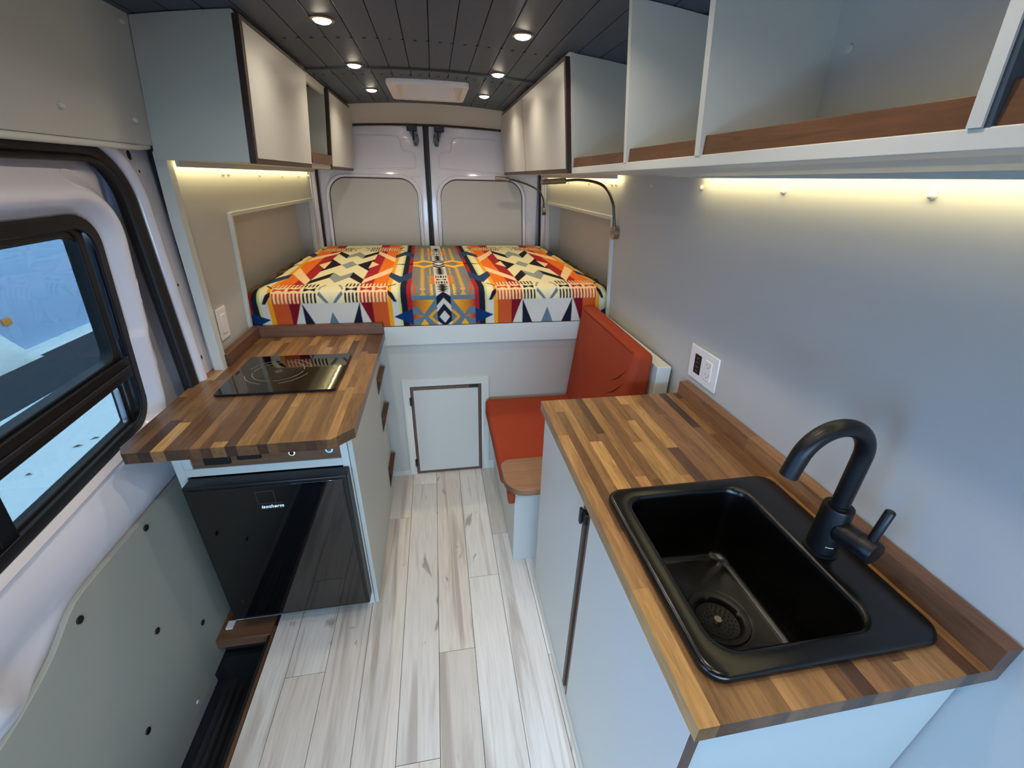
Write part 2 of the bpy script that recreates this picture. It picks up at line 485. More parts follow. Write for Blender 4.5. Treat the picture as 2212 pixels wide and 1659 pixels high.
# back header over the rear doors
V = []
n = 24
for i in range(n + 1):
    x = -.60 + 1.2 * i / n
    V += [(x, 3.33, cz(x) + .002), (x, 3.345, cz(x) - .03), (x, 3.43, 1.878 - .06 * x * x), (x, 3.45, 1.876 - .06 * x * x), (x, 3.45, cz(x) + .05)]
F = [(5 * i + a, 5 * i + a + 1, 5 * i + 6 + a, 5 * i + 5 + a) for i in range(n) for a in range(4)]
hd = link('wall_back', V, F, PAINT, smooth=True); tag(hd, 'painted grey header panel above the rear doors', 'wall', kind='structure')
for s, w in ((-1, 'trim_3'), (1, 'trim_4')):
    # pillars beside the rear doors: painted metal tubes
    pts = [(s * (.852 - .045 * (t ** 1.4)), 3.44, .85 + 1.1 * t) for t in [i / 10 for i in range(11)]]
    o = tube(w, pts, .024, BODY, n=16); tag(o, 'glossy white rear door pillar on the %s' % ('left' if s < 0 else 'right'), 'pillar', kind='structure')
    pts2 = [(p[0] - s * .030, 3.462, p[2]) for p in pts]
    tube('door_seal', pts2, .008, RUBBER, o, n=8)
    pl = [(s * (.84 - .03 * t), .85 + 1.1 * t) for t in (0, .5, 1)]
    prism('pillar_plate', [(p[0], p[1]) for p in pl] + [(s * .96, 1.95), (s * .96, .85)], 'y', 3.37, 3.38, BODY, o)


# ------------------------------------------------------------------ rear doors
def rear_door(name, s, label):
    cx = -.034                                     # gap between the doors
    X = lambda u: cx + s * u                       # u: distance from the gap
    YD = 3.50
    sh = lambda z: .0                              # outer edge
    r_ = bpy.data.objects
    # window opening outline in (u, z), tapered
    u0, u1, zt, zb = .082, .735, 1.532, .70

    def outline(g):
        pts = []
        a0, a1, top, rad = u0 - g, u1 + g, zt + g, .125 + g
        pts.append((a0, zb)); pts.append((a0, top - rad))
        for i in range(1, 13):
            t = PI - i / 12 * PI / 2; pts.append((a0 + rad + rad * math.cos(t), top - rad + rad * math.sin(t)))
        a1t = a1 - .03
        for i in range(13):
            t = PI / 2 - i / 12 * PI / 2; pts.append((a1t - rad + rad * math.cos(t), top - rad + rad * math.sin(t)))
        pts.append((a1, zb))
        return pts
    inn = outline(0)
    n = len(inn)
    # door skin: loops from door edge to window edge
    outer = []
    D0, D1, ZT = .020, .795, 1.862
    for (u, z) in inn:
        # project outline points on the door's rectangle
        cu, czz = (u0 + u1) / 2, 1.2
        if z < 1.35: outer.append((D0 if u < cu else D1, z if z > zb else zb))
        else:
            du, dz = u - cu, z - 1.25
            k1 = (ZT - 1.25) / dz
            k2 = ((D1 - cu) if du > 0 else (cu - D0)) / max(abs(du), 1e-6)
            k = min(k1, k2); outer.append((cu + du * k, 1.25 + dz * k))
    prof = [(1.0, 0), (.80, 0.0), (.25, 0), (.13, -.004), (.07, -.014), (.02, -.014), (0, .004)]
    loops = []
    for f, d in prof:
        loops.append([(X(a + (oa - a) * 1.0) if f == 1 else X(a + (oa - a) * f), YD + d, b + (ob - b) * f) for (a, b), (oa, ob) in zip(inn, outer)])
    V = [v for l in loops for v in l]; F = []
    for q in range(len(loops) - 1):
        for i in range(n - 1): F.append((q * n + i, q * n + i + 1, (q + 1) * n + i + 1, (q + 1) * n + i))
    # corner fill at top corners handled by straight top boards
    d = link(name, V, F, BODY, smooth=True); tag(d, label, 'door', kind='structure')
    box('door_leaf', min(X(D0), X(D1 + .03)), max(X(D0), X(D1 + .03)), YD + .004, YD + .03, .60, ZT + .015, BODY, d)
    # recess: window blanked with a grey panel
    prism('window_blank', [(X(a), b) for a, b in outline(-.004)], 'y', YD - .002, YD + .002, PAINTW, d)
    pts = [(X(a), YD - .006, b) for a, b in outline(.016)]
    tube('window_rim', pts, .0125, BODY, d, n=12)
    tube('window_gasket', [(X(a), YD - .004, b) for a, b in outline(.001)], .0035, RUBBER, d, n=8)
    # pressed lines of the upper skin
    P = [(.52, 1.795), (.22, 1.80), (.195, 1.795), (.18, 1.775), (.178, 1.74), (.165, 1.715), (.14, 1.708), (.10, 1.704), (.085, 1.69), (.083, 1.62), (.09, 1.607), (.11, 1.602), (.53, 1.582)]
    if s < 0: P = P
    tube('pressed_line', [(X(a), YD + .0010, b) for a, b in P], .006, BODY, d, n=8)
    tube('pressed_line', [(X(a), YD + .0015, b) for a, b in ((.06, 1.548), (.13, 1.55))], .005, BODY, d, n=8)
    for zz in (1.37, 1.26, 1.11, .98):
        prism('pressed_hole', rrect(X(.772) - .006, X(.772) + .006, zz - .014, zz + .014, .005, 4), 'y', YD - .004, YD, BODY, d, bevel=.001)
    for uu, zz in ((.60, 1.34), (.12, 1.33)): disc('rivet', (X(uu), YD - .002, zz), (0, -1, 0), .006, .004, PAINT, d, n=10)
    # restraint bracket and roller above the door
    box('bracket_cover', min(X(.05), X(.155)), max(X(.05), X(.155)), YD - .055, YD - .003, 1.868, 1.895, BLACK, d, bevel=.004)
    box('bracket_cover', min(X(.060), X(.128)), max(X(.060), X(.128)), YD - .05, YD - .004, 1.832, 1.872, BLACK, d, bevel=.004)
    prism('bracket', [(X(.112), 1.832), (X(.062), 1.832), (X(.052), 1.80), (X(.050), 1.77), (X(.062), 1.742), (X(.085), 1.742), (X(.094), 1.79), (X(.105), 1.815)], 'y', YD - .03, YD - .022, STEELT, d, bevel=.002)
    tube('bracket_arm', [(X(.088), YD - .034, 1.835), (X(.082), YD - .034, 1.80), (X(.088), YD - .034, 1.775)], .006, BLACK, d, n=8)
    for uu, zz in ((.062, 1.808), (.072, 1.755)): disc('bolt', (X(uu), YD - .03, zz), (0, -1, 0), .007, .006, BLACK, d, n=10)
    return d


d1 = rear_door('door_1', -1, 'left rear van door, glossy white, window covered by a beige panel')
d2 = rear_door('door_2', 1, 'right rear van door, glossy white, window covered by a beige panel')
g = box('trim_5', -.0495, -.0185, 3.485, 3.53, .6, 1.87, RUBBER, bevel=.004); tag(g, 'black rubber seal between the rear doors', 'seal', kind='structure')
tube('seal_bead', [(-.026, 3.482, .7), (-.026, 3.482, 1.86)], .0045, STEELT, g, n=8)
pts = [(x, 3.462, 1.872 - .06 * x * x) for x in [-.6 + .06 * i for i in range(21)]]
g = tube('trim_6', pts, .009, RUBBER, n=10); tag(g, 'black seal along the top of the rear doors', 'seal', kind='structure')

# ------------------------------------------------------------------ sliding door on the left
DY1 = 1.50


def xwin(y, z): return -.905 - .09 * (1.43 - z) + .10 * (1.35 - y) * (1 if z < 1.2 else max(.3, 1 - (z - 1.2) * 2.5))


WY1, WZ0, WZ1 = 1.365, .832, 1.436


def rect_dist(y, z):
    """distance outside the window rectangle (rounded), 0 on its edge"""
    dy = max(y - (WY1 - .07), 0); dz = max(z - (WZ1 - .07), (WZ0 + .06) - z, 0)
    if dy == 0 and dz == 0: return max(y - WY1, z - WZ1, WZ0 - z)
    return math.hypot(dy, dz) - (.07 if z > 1.1 else .06)


V = []; F = []
ys = [-.3 + i * .012 for i in range(int(1.82 / .012) + 1)]; zs = [.40 + i * .012 for i in range(int(1.21 / .012) + 1)]
nz = len(zs)
for y in ys:
    for z in zs:
        d = rect_dist(y, z); x = xwin(y, z)
        if d > -.02:
            ridge = .045 * math.exp(-((d - .055) / .035) ** 2) if z > .8 else .0
            x += ridge - .012 * math.exp(-(d / .02) ** 2)
        if z > WZ1: x = x - .02 * smoothstep((z - 1.53) / .06)
        if y > 1.44: x = x - .03 * smoothstep((y - 1.44) / .05)
        if z < WZ0 + .02:      # sill slopes inwards to the painted panel, glossy
            t = smoothstep((WZ0 + .0 - z) / .20)
            x = x * (1 - t) + (-.902) * t
            x += .024 * math.sin(min(1, max(0, (WZ0 - z) / .19)) * PI)
            # sweeping press line at the front
            x += .034 * math.exp(-((y - .60 - (z - .60) * -.4) / .06) ** 2) * smoothstep((.74 - z) / .1) * (1 - smoothstep((y - .78) / .06)) * smoothstep((z - .50) / .1)
        V.append((x, y, z))
for i in range(len(ys) - 1):
    for j in range(nz - 1):
        yc, zc = ys[i] + .006, zs[j] + .006
        if rect_dist(yc, zc) < -.016: continue
        F.append((i * nz + j, (i + 1) * nz + j, (i + 1) * nz + j + 1, i * nz + j + 1))
door = link('door_3', V, F, BODY, smooth=True)
door['label'] = 'white painted inner skin of the sliding side door'; door['kind'] = 'structure'; door['category'] = 'door'
# pressed ovals on the skin
for (y, z, ry, rz) in ((1.33, 1.525, .035, .022), (1.43, 1.22, .010, .035), (1.425, 1.0, .010, .03), (1.05, 1.54, .03, .012), (1.455, .93, .012, .022)):
    pts = []
    for q in range(25):
        a = 2 * PI * q / 24; yy, zz = y + ry * math.cos(a), z + rz * math.sin(a)
        d = rect_dist(yy, zz); x = xwin(yy, zz) + .045 * math.exp(-((d - .055) / .035) ** 2) - .03 * smoothstep((yy - 1.44) / .05) - .02 * smoothstep((zz - 1.53) / .06)
        pts.append((x - .0022, yy, zz))
    tube('pressed_oval', pts, .0028, BODY, door, n=6, caps=False)


# window: frame, rail, sashes, glass
def warp(y, z, off): return (xwin(y, z) + off, y, z)


def wring(name, y0, y1, z0, z1, r, w, lo, hi, m, parent, n=8):
    o = rrect(y0, y1, z0, z1, r, n); i = rrect(y0 + w, y1 - w, z0 + w, z1 - w, max(.006, r - w * .7), n); k = len(o)
    V = []
    for t in (lo, hi):
        V += [warp(a, b, t) for a, b in o] + [warp(a, b, t) for a, b in i]
    F = []
    for a in range(k):
        b = (a + 1) % k
        F += [(a, b, k + b, k + a), (2 * k + a, 2 * k + b, 3 * k + b, 3 * k + a), (a, b, 2 * k + b, 2 * k + a), (k + a, k + b, 3 * k + b, 3 * k + a)]
    return link(name, V, F, m, parent, bevel=.003)


def wbox(name, y0, y1, z0, z1, lo, hi, m, parent, bevel=.003):
    nn = 8; V = []
    for i in range(nn + 1):
        y = y0 + (y1 - y0) * i / nn
        V += [warp(y, z0, lo), warp(y, z0, hi), warp(y, z1, hi), warp(y, z1, lo)]
    F = [(0, 1, 2, 3), (4 * nn + 3, 4 * nn + 2, 4 * nn + 1, 4 * nn)] + [(4 * i + a, 4 * i + (a + 1) % 4, 4 * i + 4 + (a + 1) % 4, 4 * i + 4 + a) for i in range(nn) for a in range(4)]
    return link(name, V, F, m, parent, bevel=bevel)


win = empty('window_1', (-.93, .7, .83), 'black framed sliding side window looking onto snow', 'window', kind='structure')
wring('window_frame', .10, WY1 + .012, WZ0 - .012, WZ1 + .008, .085, .032, -.03, .010, FRM, win)
wring('inner_frame', .14, WY1 - .03, WZ0 + .006, WZ1 - .022, .065, .022, -.03, -.006, RUBBER, win)
wring('sash', .19, 1.325, 1.030, WZ1 - .002, .05, .026, -.035, .000, FRM, win)
wbox('rail', .14, WY1 - .02, .985, 1.048, -.04, .010, FRM, win)
wbox('rail_groove', .14, WY1 - .03, 1.008, 1.022, .008, .014, RUBBER, win)
wbox('mullion', .775, .82, WZ0 + .0, .985, -.03, .004, FRM, win)
wring('vent_sash', .805, 1.300, WZ0 - .014, 1.0, .035, .018, -.03, -.004, FRM, win)
wring('vent_sash', .30, .79, WZ0 - .010, 1.0, .035, .022, -.03, -.004, FRM, win)
wbox('pane', .2, 1.31, 1.04, WZ1 - .015, -.020, -.017, GLASS, win, bevel=0)
wbox('pane', .82, 1.27, WZ0 + .0, .99, -.018, -.015, GLASS, win, bevel=0)
wbox('pane', .31, .78, WZ0 + .0, .99, -.018, -.015, GLASS, win, bevel=0)
# seal and body frame round the door opening
def opening(g, x, yb=-.3, zb=.2):
    r = .13 + g; y1 = DY1 + g; z1 = 1.590 + g; pts = [(x, yb, z1)]
    for i in range(15):
        t = PI / 2 - i / 14 * PI / 2; pts.append((x, y1 - r + r * math.cos(t), z1 - r + r * math.sin(t)))
    for i in range(1, 13): pts.append((x, y1 + .0 - .0 * i, z1 - r - (z1 - r - zb) * i / 12))
    return pts


sl = tube('trim_7', opening(.008, -.885), .024, RUBBER, n=12); tag(sl, 'thick black rubber seal round the sliding door opening', 'seal', kind='structure')
tube('seal_lip', opening(-.016, -.872), .009, RUBBER, sl, n=8)
bf = tube('trim_8', opening(.047, -.872), .022, BODY, n=14); tag(bf, 'rounded white metal edge of the side door opening', 'door frame', kind='structure')
# flat pillar plate beyond the opening with punched holes
o_ = opening(.06, 0); pl = [(p[1], p[2]) for p in o_]
outer = pl[:1] + pl[1:] + [(1.66, .2), (1.66, 1.66), (-.3, 1.66)]
pp = prism('wall_door_pillar', outer, 'x', -.882, -.874, BODY); pp.name = 'wall_pillar'
tag(pp, 'white painted metal pillar between the door and the wall panel', 'pillar', kind='structure')
for y, z, a, b in ((1.567, 1.587, .009, .013), (1.545, 1.608, .003, .005), (1.592, 1.545, .003, .004), (1.60, 1.38, .0015, .022), (1.60, 1.20, .004, .005), (1.60, .935, .004, .008)):
    prism('punched_hole', [(y + a * math.cos(2 * PI * q / 16), z + b * math.sin(2 * PI * q / 16)) for q in range(16)], 'x', -.8745, -.8732, BLACK, pp)
prism('pressed_tab', rrect(1.588, 1.612, 1.345, 1.415, .008, 4), 'x', -.874, -.8725, BODY, pp, bevel=.001)
hexa('trim_9', [(-.872, 1.625, -.02), (-.84, 1.625, -.02), (-.84, 1.66, -.02), (-.872, 1.66, -.02), (-.85, 1.625, 1.40), (-.815, 1.625, 1.40), (-.815, 1.66, 1.40), (-.85, 1.66, 1.40)], PAINTP)
tag(bpy.data.objects['trim_9'], 'pale green painted edge strip of the left wall panel', 'trim', kind='structure')
hexa('edge_strip', [(-.85, 1.625, 1.40), (-.815, 1.625, 1.40), (-.815, 1.66, 1.40), (-.85, 1.66, 1.40), (-.84, 1.625, 1.60), (-.808, 1.625, 1.60), (-.808, 1.66, 1.60), (-.84, 1.66, 1.60)], PAINTP, bpy.data.objects['trim_9'])
tl = tube('trim_10', [(-.825, Y0, 1.606), (-.825, 1.52, 1.606), (-.835, 1.60, 1.612)], .008, PAINTP, n=10); tag(tl, 'pale rounded strip under the panel above the sliding door', 'trim', kind='structure')

# painted panel low on the door
panel_out = [(1.35, -.10), (1.35, .640), (.86, .640), (.82, .635), (.79, .622), (.76, .603), (.73, .585), (.69, .568), (.62, .548), (.55, .536), (.45, .525), (.2, .515), (-.2, .515), (-.2, -.10)]
dp = prism('door_panel', panel_out, 'x', -.894, -.880, mat('grey_green_paint_shaded', srgb(158, 161, 152), .5), bevel=.002)  # same grey green paint, darkened to stand for the shade on this panel
tag(dp, 'grey green lower door panel with black push fasteners', 'panel')
for y, z in ((1.078, .612), (.806, .59), (.96, .32), (1.119, .128), (.796, .122)):
    disc('fastener', (-.8815, y, z), (1, 0, 0), .0095, .005, BLACK, dp, n=16, bevel=.0012)
disc('fastener', (-.8815, .966, -.064), (1, 0, 0), .006, .004, WHITEP, dp, n=12)
dl = boxes('wall_lower_left', [(-.97, -.955, -.3, 1.50, -.33, .60), (-.97, -.955, 1.44, 3.56, -.33, 2.14), (.955, .97, -.75, 3.56, -.33, 2.14), (-.97, -.955, -1.0, 1.50, 1.60, 2.14), (-.97, -.955, -1.0, -.28, -.33, 2.14),
     (-.97, .97, -.80, 3.56, 2.12, 2.14), (-.97, .97, -.75, 3.56, -.33, -.31), (-.97, .97, 3.545, 3.56, -.33, 2.14)], BODY)
tag(dl, 'painted metal outer body shell of the van', 'wall', kind='structure')


# ------------------------------------------------------------------ laminated counters
PAL = [(178, 136, 88), (156, 116, 76), (136, 100, 66), (112, 80, 54), (92, 66, 48), (76, 56, 44), (146, 108, 70), (124, 90, 60), (166, 126, 80), (192, 150, 94)]


def staves(parent, x0, x1, y0, y1, z0, z1, seed, hole=None, corner_cuts=(), weights=None, wmin=.024, wmax=.037):
    r = random.Random(seed); x = x0
    while x < x1 - .001:
        w = r.uniform(wmin, wmax)
        if x + w > x1 - .016: w = x1 - x
        y = y0 - r.uniform(0, .35); last = None
        while y < y1:
            l = r.uniform(.22, .55); a, b = max(y, y0), min(y + l, y1); y += l
            if b - a < .004: continue
            col = r.choices(PAL, weights)[0]
            while col == last: col = r.choices(PAL, weights)[0]
            last = col; j = r.uniform(.93, 1.07); c = srgb(*[v * j for v in col])
            spans = [(a, b)]
            if hole and x + w > hole[0] and x < hole[1]:
                spans = [(a, min(b, hole[2])), (max(a, hole[3]), b)]
            for p, q in spans:
                if q - p < .003: continue
                poly = [(x, p), (x + w, p), (x + w, q), (x, q)]
                for cc in corner_cuts: poly = clip(poly, *cc)
                if len(poly) < 3: continue
                prism('stave', poly, 'z', z0, z1, STAVE, parent, color=c)
        x += w


CT = .870; CB = .837
# left counter
lc = empty('countertop', (-.57, 1.55, CB), 'walnut butcher block countertop holding the induction cooktop', 'countertop')
cutR = (-.302 * 0 + 1, -1, -.272 - 1.133)      # x - y <= c : chamfer at the aisle corner
staves(lc, -.878, -.272, 1.078, 2.012, CB, CT, 11, corner_cuts=[(1, -1, -.326 - 1.0785), (-1.0, -.62, .878 * 1.0 - .62 * 1.112)], weights=[9, 9, 9, 7, 5, 3, 10, 8, 8, 5])
hexa('backsplash', [(-.846, 1.655, CT), (-.815, 1.655, CT), (-.815, 1.99, CT), (-.846, 1.99, CT), (-.846, 1.655, .92), (-.815, 1.655, .92), (-.815, 1.99, .92), (-.846, 1.99, .92)], WALNUT, lc, bevel=.0015)
box('backsplash', -.846, -.272, 1.985, 2.012, CT, .921, WALNUTX, lc, bevel=.0015)
# right counter
rc = empty('countertop', (.58, .74, CB), 'walnut butcher block countertop with the black sink set into it', 'countertop')
staves(rc, .323, .858, .263, 1.228, CB, CT, 5, hole=(.415, .70, .345, .71), weights=[9, 10, 9, 6, 4, 2, 10, 9, 10, 7])
stp = [(.263, .58), (.58, .86), (.86, 1.226)]
for i, (a, b) in enumerate(stp):
    box('backsplash', .826, .858, a, b, CT, .918, STAVE, rc, color=srgb(*[(116, 82, 58), (158, 116, 76), (140, 100, 66)][i]))

# ------------------------------------------------------------------ left base cabinet with fridge
lb = empty('base_cabinet', (-.57, 1.6, 0), 'pale painted base cabinet round the fridge, drawers at its far end', 'cabinet')
box('side_panel', -.320, -.305, 1.21, 1.82, 0, CB, PAINT, lb, bevel=.001)
ring_prism('face_frame', [(-.836, 0), (-.322, 0), (-.322, CB), (-.836, CB)], [(-.812, .0001), (-.345, .0001), (-.345, CB - .0001), (-.812, CB - .0001)], 'y', 1.21, 1.228, PAINTP, lb)
box('face_frame', -.812, -.345, 1.21, 1.228, .683, .712, PAINTP, lb, bevel=.001)
box('face_frame', -.812, -.788, 1.2115, 1.228, .712, CB, PAINTP, lb)
box('side_panel', -.845, -.836, 1.22, 2.0, 0, CB, PAINT, lb)
for k, (zt, zb) in enumerate(((.79, .50), (.485, .19), (.175, .02))):
    dr = box('drawer', -.330, -.312, 1.823, 2.005, zb, zt, PAINTC, lb, bevel=.001)
    zt2 = (.695, .487, .172)[k]
    hz = (.10, .10, .14)[k]
    V = [(-.3135, 1.82, zt2), (-.287, 1.82, zt2), (-.3135, 1.82, zt2 - hz), (-.3135, 2.0, zt2), (-.287, 2.0, zt2), (-.3135, 2.0, zt2 - hz)]
    link('pull', V, [(0, 1, 2), (3, 5, 4), (0, 3, 4, 1), (1, 4, 5, 2), (0, 2, 5, 3)], WALNUT, dr)
tp = box('control_panel', -.788, -.345, 1.216, 1.226, .712, .836, WALNUTX, lb)
for a, b, z in ((-.752, -.675, .722), (-.655, -.585, .733)):
    box('slot', a, b, 1.209, 1.218, z, z + .032, BLACK, tp, bevel=.004)
disc('switch_ring', (-.493, 1.2165, .745), (0, -1, 0), .0125, .004, CHROME, tp, n=20)
disc('indicator', (-.493, 1.213, .745), (0, -1, 0), .009, .002, WHITELED, tp, n=20)
disc('switch_centre', (-.493, 1.2115, .745), (0, -1, 0), .007, .002, BLACK, tp, n=20)
disc('indicator', (-.380, 1.2165, .746), (0, -1, 0), .0115, .003, BLUELED, tp, n=20)
disc('switch_centre', (-.380, 1.214, .746), (0, -1, 0), .0075, .002, CHROME, tp, n=20)

fr = empty('fridge', (-.565, 1.35, .0), 'compact fridge with a glossy black door', 'fridge')
box('body', -.805, -.35, 1.232, 1.60, .012, .675, BLACK, fr)
fd = box('door', -.806, -.326, 1.158, 1.2085, .068, .680, BLACK, fr, bevel=.004)
box('door_glass', -.794, -.340, 1.1545, 1.1600, .082, .668, GLOSSB, fd, bevel=.001)
box('gasket', -.80, -.335, 1.2085, 1.2100, .075, .675, RUBBER, fd)
box('display', -.606, -.550, 1.1530, 1.1550, .598, .650, RUBBER, fd, bevel=.0006)
box('display_glass', -.603, -.553, 1.1526, 1.1532, .602, .646, GLOSSB, fd)
box('badge', -.597, -.533, 1.1535, 1.1550, .574, .600, BLACK, fd, bevel=.0006)
fc = bpy.data.curves.new('lettering', 'FONT'); fc.body = 'isotherm'; fc.size = .0172; fc.extrude = .0004; fc.shear = .25; fc.offset = .00035; fc.space_character = 1.08; fc.align_x = 'CENTER'
fo = bpy.data.objects.new('lettering', fc); COL.objects.link(fo); fo.data.materials.append(mat('glowing_white_print', srgb(235, 240, 245), .4, emit=(.8, .9, 1, 1), estr=.25))  # printed letters given a faint glow of their own
fm = bpy.data.meshes.new_from_object(fo); fmt = fc.materials[0]; bpy.data.objects.remove(fo)
fo = bpy.data.objects.new('lettering', fm); COL.objects.link(fo)
if not fm.materials: fm.materials.append(fmt)
fo.location = (-.565, 1.1531, .581); fo.rotation_euler = (PI / 2, 0, 0); fo.parent = fd; fo.matrix_parent_inverse = Matrix.Translation(-wloc(fd))
box('foot', -.80, -.34, 1.18, 1.22, .045, .066, BLACK, fr, bevel=.003)

# cooktop
ck = empty('induction_cooktop', (-.57, 1.555, CT), 'black glass portable induction cooktop set on the walnut counter', 'cooktop')
xl, xr_, ya, yb = -.763, -.375, 1.388, 1.724
box('base', xl + .006, xr_ - .006, ya + .006, yb - .006, CT, CT + .004, BLACK, ck)
prism('glass_top', rrect(xl, xr_, ya, yb, .008, 4), 'z', CT + .004, CT + .010, GLOSSB, ck, bevel=.001)
cxk, cyk = -.610, 1.565


def arc(name, r, a0, a1, w=.0012):
    n = 30; V = []
    for i in range(n + 1):
        a = math.radians(a0 + (a1 - a0) * i / n)
        V += [(cxk + (r - w) * math.cos(a), cyk + (r - w) * math.sin(a), CT + .0101), (cxk + (r + w) * math.cos(a), cyk + (r + w) * math.sin(a), CT + .0101)]
    V += [(x, y, z + .0003) for x, y, z in V]
    F = [(2 * i, 2 * i + 1, 2 * i + 3, 2 * i + 2) for i in range(n)] + [(2 * n + 2 + 2 * i, 2 * n + 2 + 2 * i + 1, 2 * n + 2 + 2 * i + 3, 2 * n + 2 + 2 * i + 2) for i in range(n)]
    return link(name, V, F, GLASSMARK, ck)


for a0, a1 in ((15, 75), (105, 165), (195, 255), (285, 345)):
    arc('ring_mark', .088, a0 - 10, a1 + 10); arc('ring_mark', .112, a0, a1)
prism('centre_mark', [(cxk - .018, cyk), (cxk, cyk - .02), (cxk + .018, cyk), (cxk, cyk + .02)], 'z', CT + .0100, CT + .0103, mat('faint_mark', srgb(64, 66, 66), .3), ck)
for i in range(4): box('control_mark', -.402, -.398, 1.44 + i * .05, 1.448 + i * .05, CT + .0100, CT + .0103, GLASSMARK, ck)

# ------------------------------------------------------------------ right base cabinet
rb = empty('base_cabinet', (.59, .75, 0), 'pale painted base cabinet under the sink with two walnut edged doors', 'cabinet')
box('side_panel', .357, .858, .290, .305, .0, CB, PAINT, rb, bevel=.001)
box('side_panel', .357, .858, 1.198, 1.213, 0, CB, PAINT, rb, bevel=.001)
box('front_rail', .357, .372, .305, 1.198, .79, CB, PAINT, rb)
box('partition', .357, .366, .735, .800, .02, CB, WALNUTD, rb)
box('plinth', .330, .350, .28, 1.21, 0, .030, PAINTP, rb, bevel=.001)
box('bottom_panel', .357, .858, .305, 1.198, .02, .035, PAINT, rb)
for a, b, e in ((.283, .752, 1), (.772, 1.212, -1)):
    dd = box('door', .338, .356, a, b, .034, .825, WALNUTZ, rb, bevel=.0008)
    box('door_face', .3368, .3382, a + .0015 + (.002 if e > 0 else .013), b - .0015 - (.013 if e > 0 else 0), .036, .823, PAINTC, dd)
ct_ = box('catch', .328, .352, .752, .776, .765, .800, BLACK, rb, bevel=.003)
box('catch', .322, .330, .766, .780, .758, .806, BLACK, rb, bevel=.003)

# ------------------------------------------------------------------ sink
sk = empty('sink', (.58, .52, .86), 'black drop in sink with a single basin and faucet deck', 'sink')
NR = 10


def zl(o, z): return [(a, b, z) for a, b in o]


R = lambda x0, x1, y0, y1, r: rrect(x0, x1, y0, y1, r, NR)
FZ = .690
loops = [zl(R(.366, .799, .310, .740, .036), .8705), zl(R(.364, .801, .308, .742, .038), .876), zl(R(.3645, .8005, .3085, .7415, .0375), .882), zl(R(.368, .797, .312, .738, .034), .8868), zl(R(.374, .791, .318, .732, .030), .8885),
         zl(R(.396, .708, .337, .717, .045), .8880), zl(R(.402, .703, .342, .711, .045), .8870), zl(R(.406, .700, .346, .708, .044), .883), zl(R(.409, .697, .349, .705, .043), .872),
         zl(R(.430, .690, .362, .694, .042), .74), zl(R(.436, .685, .367, .688, .040), .705), zl(R(.446, .676, .376, .680, .036), FZ + .003), zl(R(.46, .664, .388, .668, .03), FZ)]
dc = (.572, .522)


def circ(r, z, n=4 * (NR + 1)):
    out = []
    for s in range(4):
        for i in range(NR + 1):
            t = (s + i / NR) * PI / 2 - 0.0
            out.append((dc[0] + r * math.cos(t), dc[1] + r * math.sin(t), z))
    return out


loops += [circ(.074, FZ - .001), circ(.066, FZ - .003)]
loft('basin', loops, SINKM, sk)
dn = loft('drain', [circ(.067, FZ - .004), circ(.064, FZ + .001), circ(.054, FZ + .0005), circ(.048, FZ - .004), circ(.046, FZ - .016)], MATTE, sk)
stn = loft('strainer', [circ(.046, FZ - .016), circ(.030, FZ - .019), circ(.012, FZ - .020)], MATTE, dn, cap1=True)
tube('strainer_knob', [(dc[0], dc[1], FZ - .02), (dc[0], dc[1], FZ - .008)], [.006, .008], CHROME, dn, n=14)
hm = mat('dark_hole', (.001, .001, .001, 1), .9)
h0 = None
hs = []
for ring, cnt in ((.018, 10), (.026, 16), (.034, 22), (.041, 26)):
    for i in range(cnt):
        a = 2 * PI * i / cnt + ring * 90; hs.append((dc[0] + ring * math.cos(a), dc[1] + ring * math.sin(a), FZ - .0192 + (ring - .012) * .09))
V = []; F = []
for p in hs:
    n = len(V); V += [(p[0] + .0022 * math.cos(PI * q / 3), p[1] + .0022 * math.sin(PI * q / 3), p[2] + .0006) for q in range(6)]; F.append(tuple(range(n, n + 6)))
ho = link('strainer_holes', V, F, hm, dn); ho['kind'] = 'stuff'

# ------------------------------------------------------------------ faucet
fx, fy = .737, .508
fa = empty('faucet', (fx, fy, .8855), 'matte black gooseneck faucet with a side lever behind the sink', 'faucet')
tube('base_ring', [(fx, fy, .8855), (fx, fy, .893), (fx, fy, .8935)], [.031, .031, .028], MATTE, fa, n=32)
body = tube('body', [(fx, fy, .893), (fx, fy, .9955), (fx, fy, .999), (fx, fy, .9995)], [.0265, .0265, .0255, .02], MATTE, fa, n=36)
pts = [(fx, fy, .995), (fx, fy, 1.05), (fx, fy, 1.10)]
r = .068; zc = 1.112
for i in range(1, 25):
    t = i / 24 * math.radians(168); pts.append((fx - r + r * math.cos(t), fy, zc + r * math.sin(t)))
e = Vector(pts[-1]); t = math.radians(168); dr_ = Vector((-math.sin(t), 0, math.cos(t)))
pts.append(tuple(e + dr_ * .02)); pts.append(tuple(e + dr_ * .040))
sp = tube('spout', pts, .0155, MATTE, fa, n=24)
disc('aerator', e + dr_ * .0385, dr_, .012, .003, BLACK, sp, n=20)
tube('collar', [(fx, fy, .999), (fx, fy, 1.004)], .0185, MATTE, fa, n=28)
hd_ = tube('handle_barrel', [(fx, fy - .02, .955), (fx + .006, fy - .055, .957)], .0222, MATTE, fa, n=28)
hk = tube('handle', [(fx + .0062, fy - .0562, .957), (fx + .0095, fy - .082, .9585), (fx + .0098, fy - .084, .9585)], [.0232, .0232, .021], MATTE, fa, n=28)
tube('lever', [(fx + .009, fy - .068, .972), (fx + .014, fy - .070, 1.045), (fx + .0142, fy - .070, 1.047)], [.0080, .0080, .0065], MATTE, hk, n=16)
for i in range(7):
    a = math.radians(-128 + i * 4.6)
    disc('maker_mark', (fx + .0264 * math.cos(a), fy + .0264 * math.sin(a), .914), (math.cos(a), math.sin(a), 0), .0010, .0004, WHITEP, body, n=6)

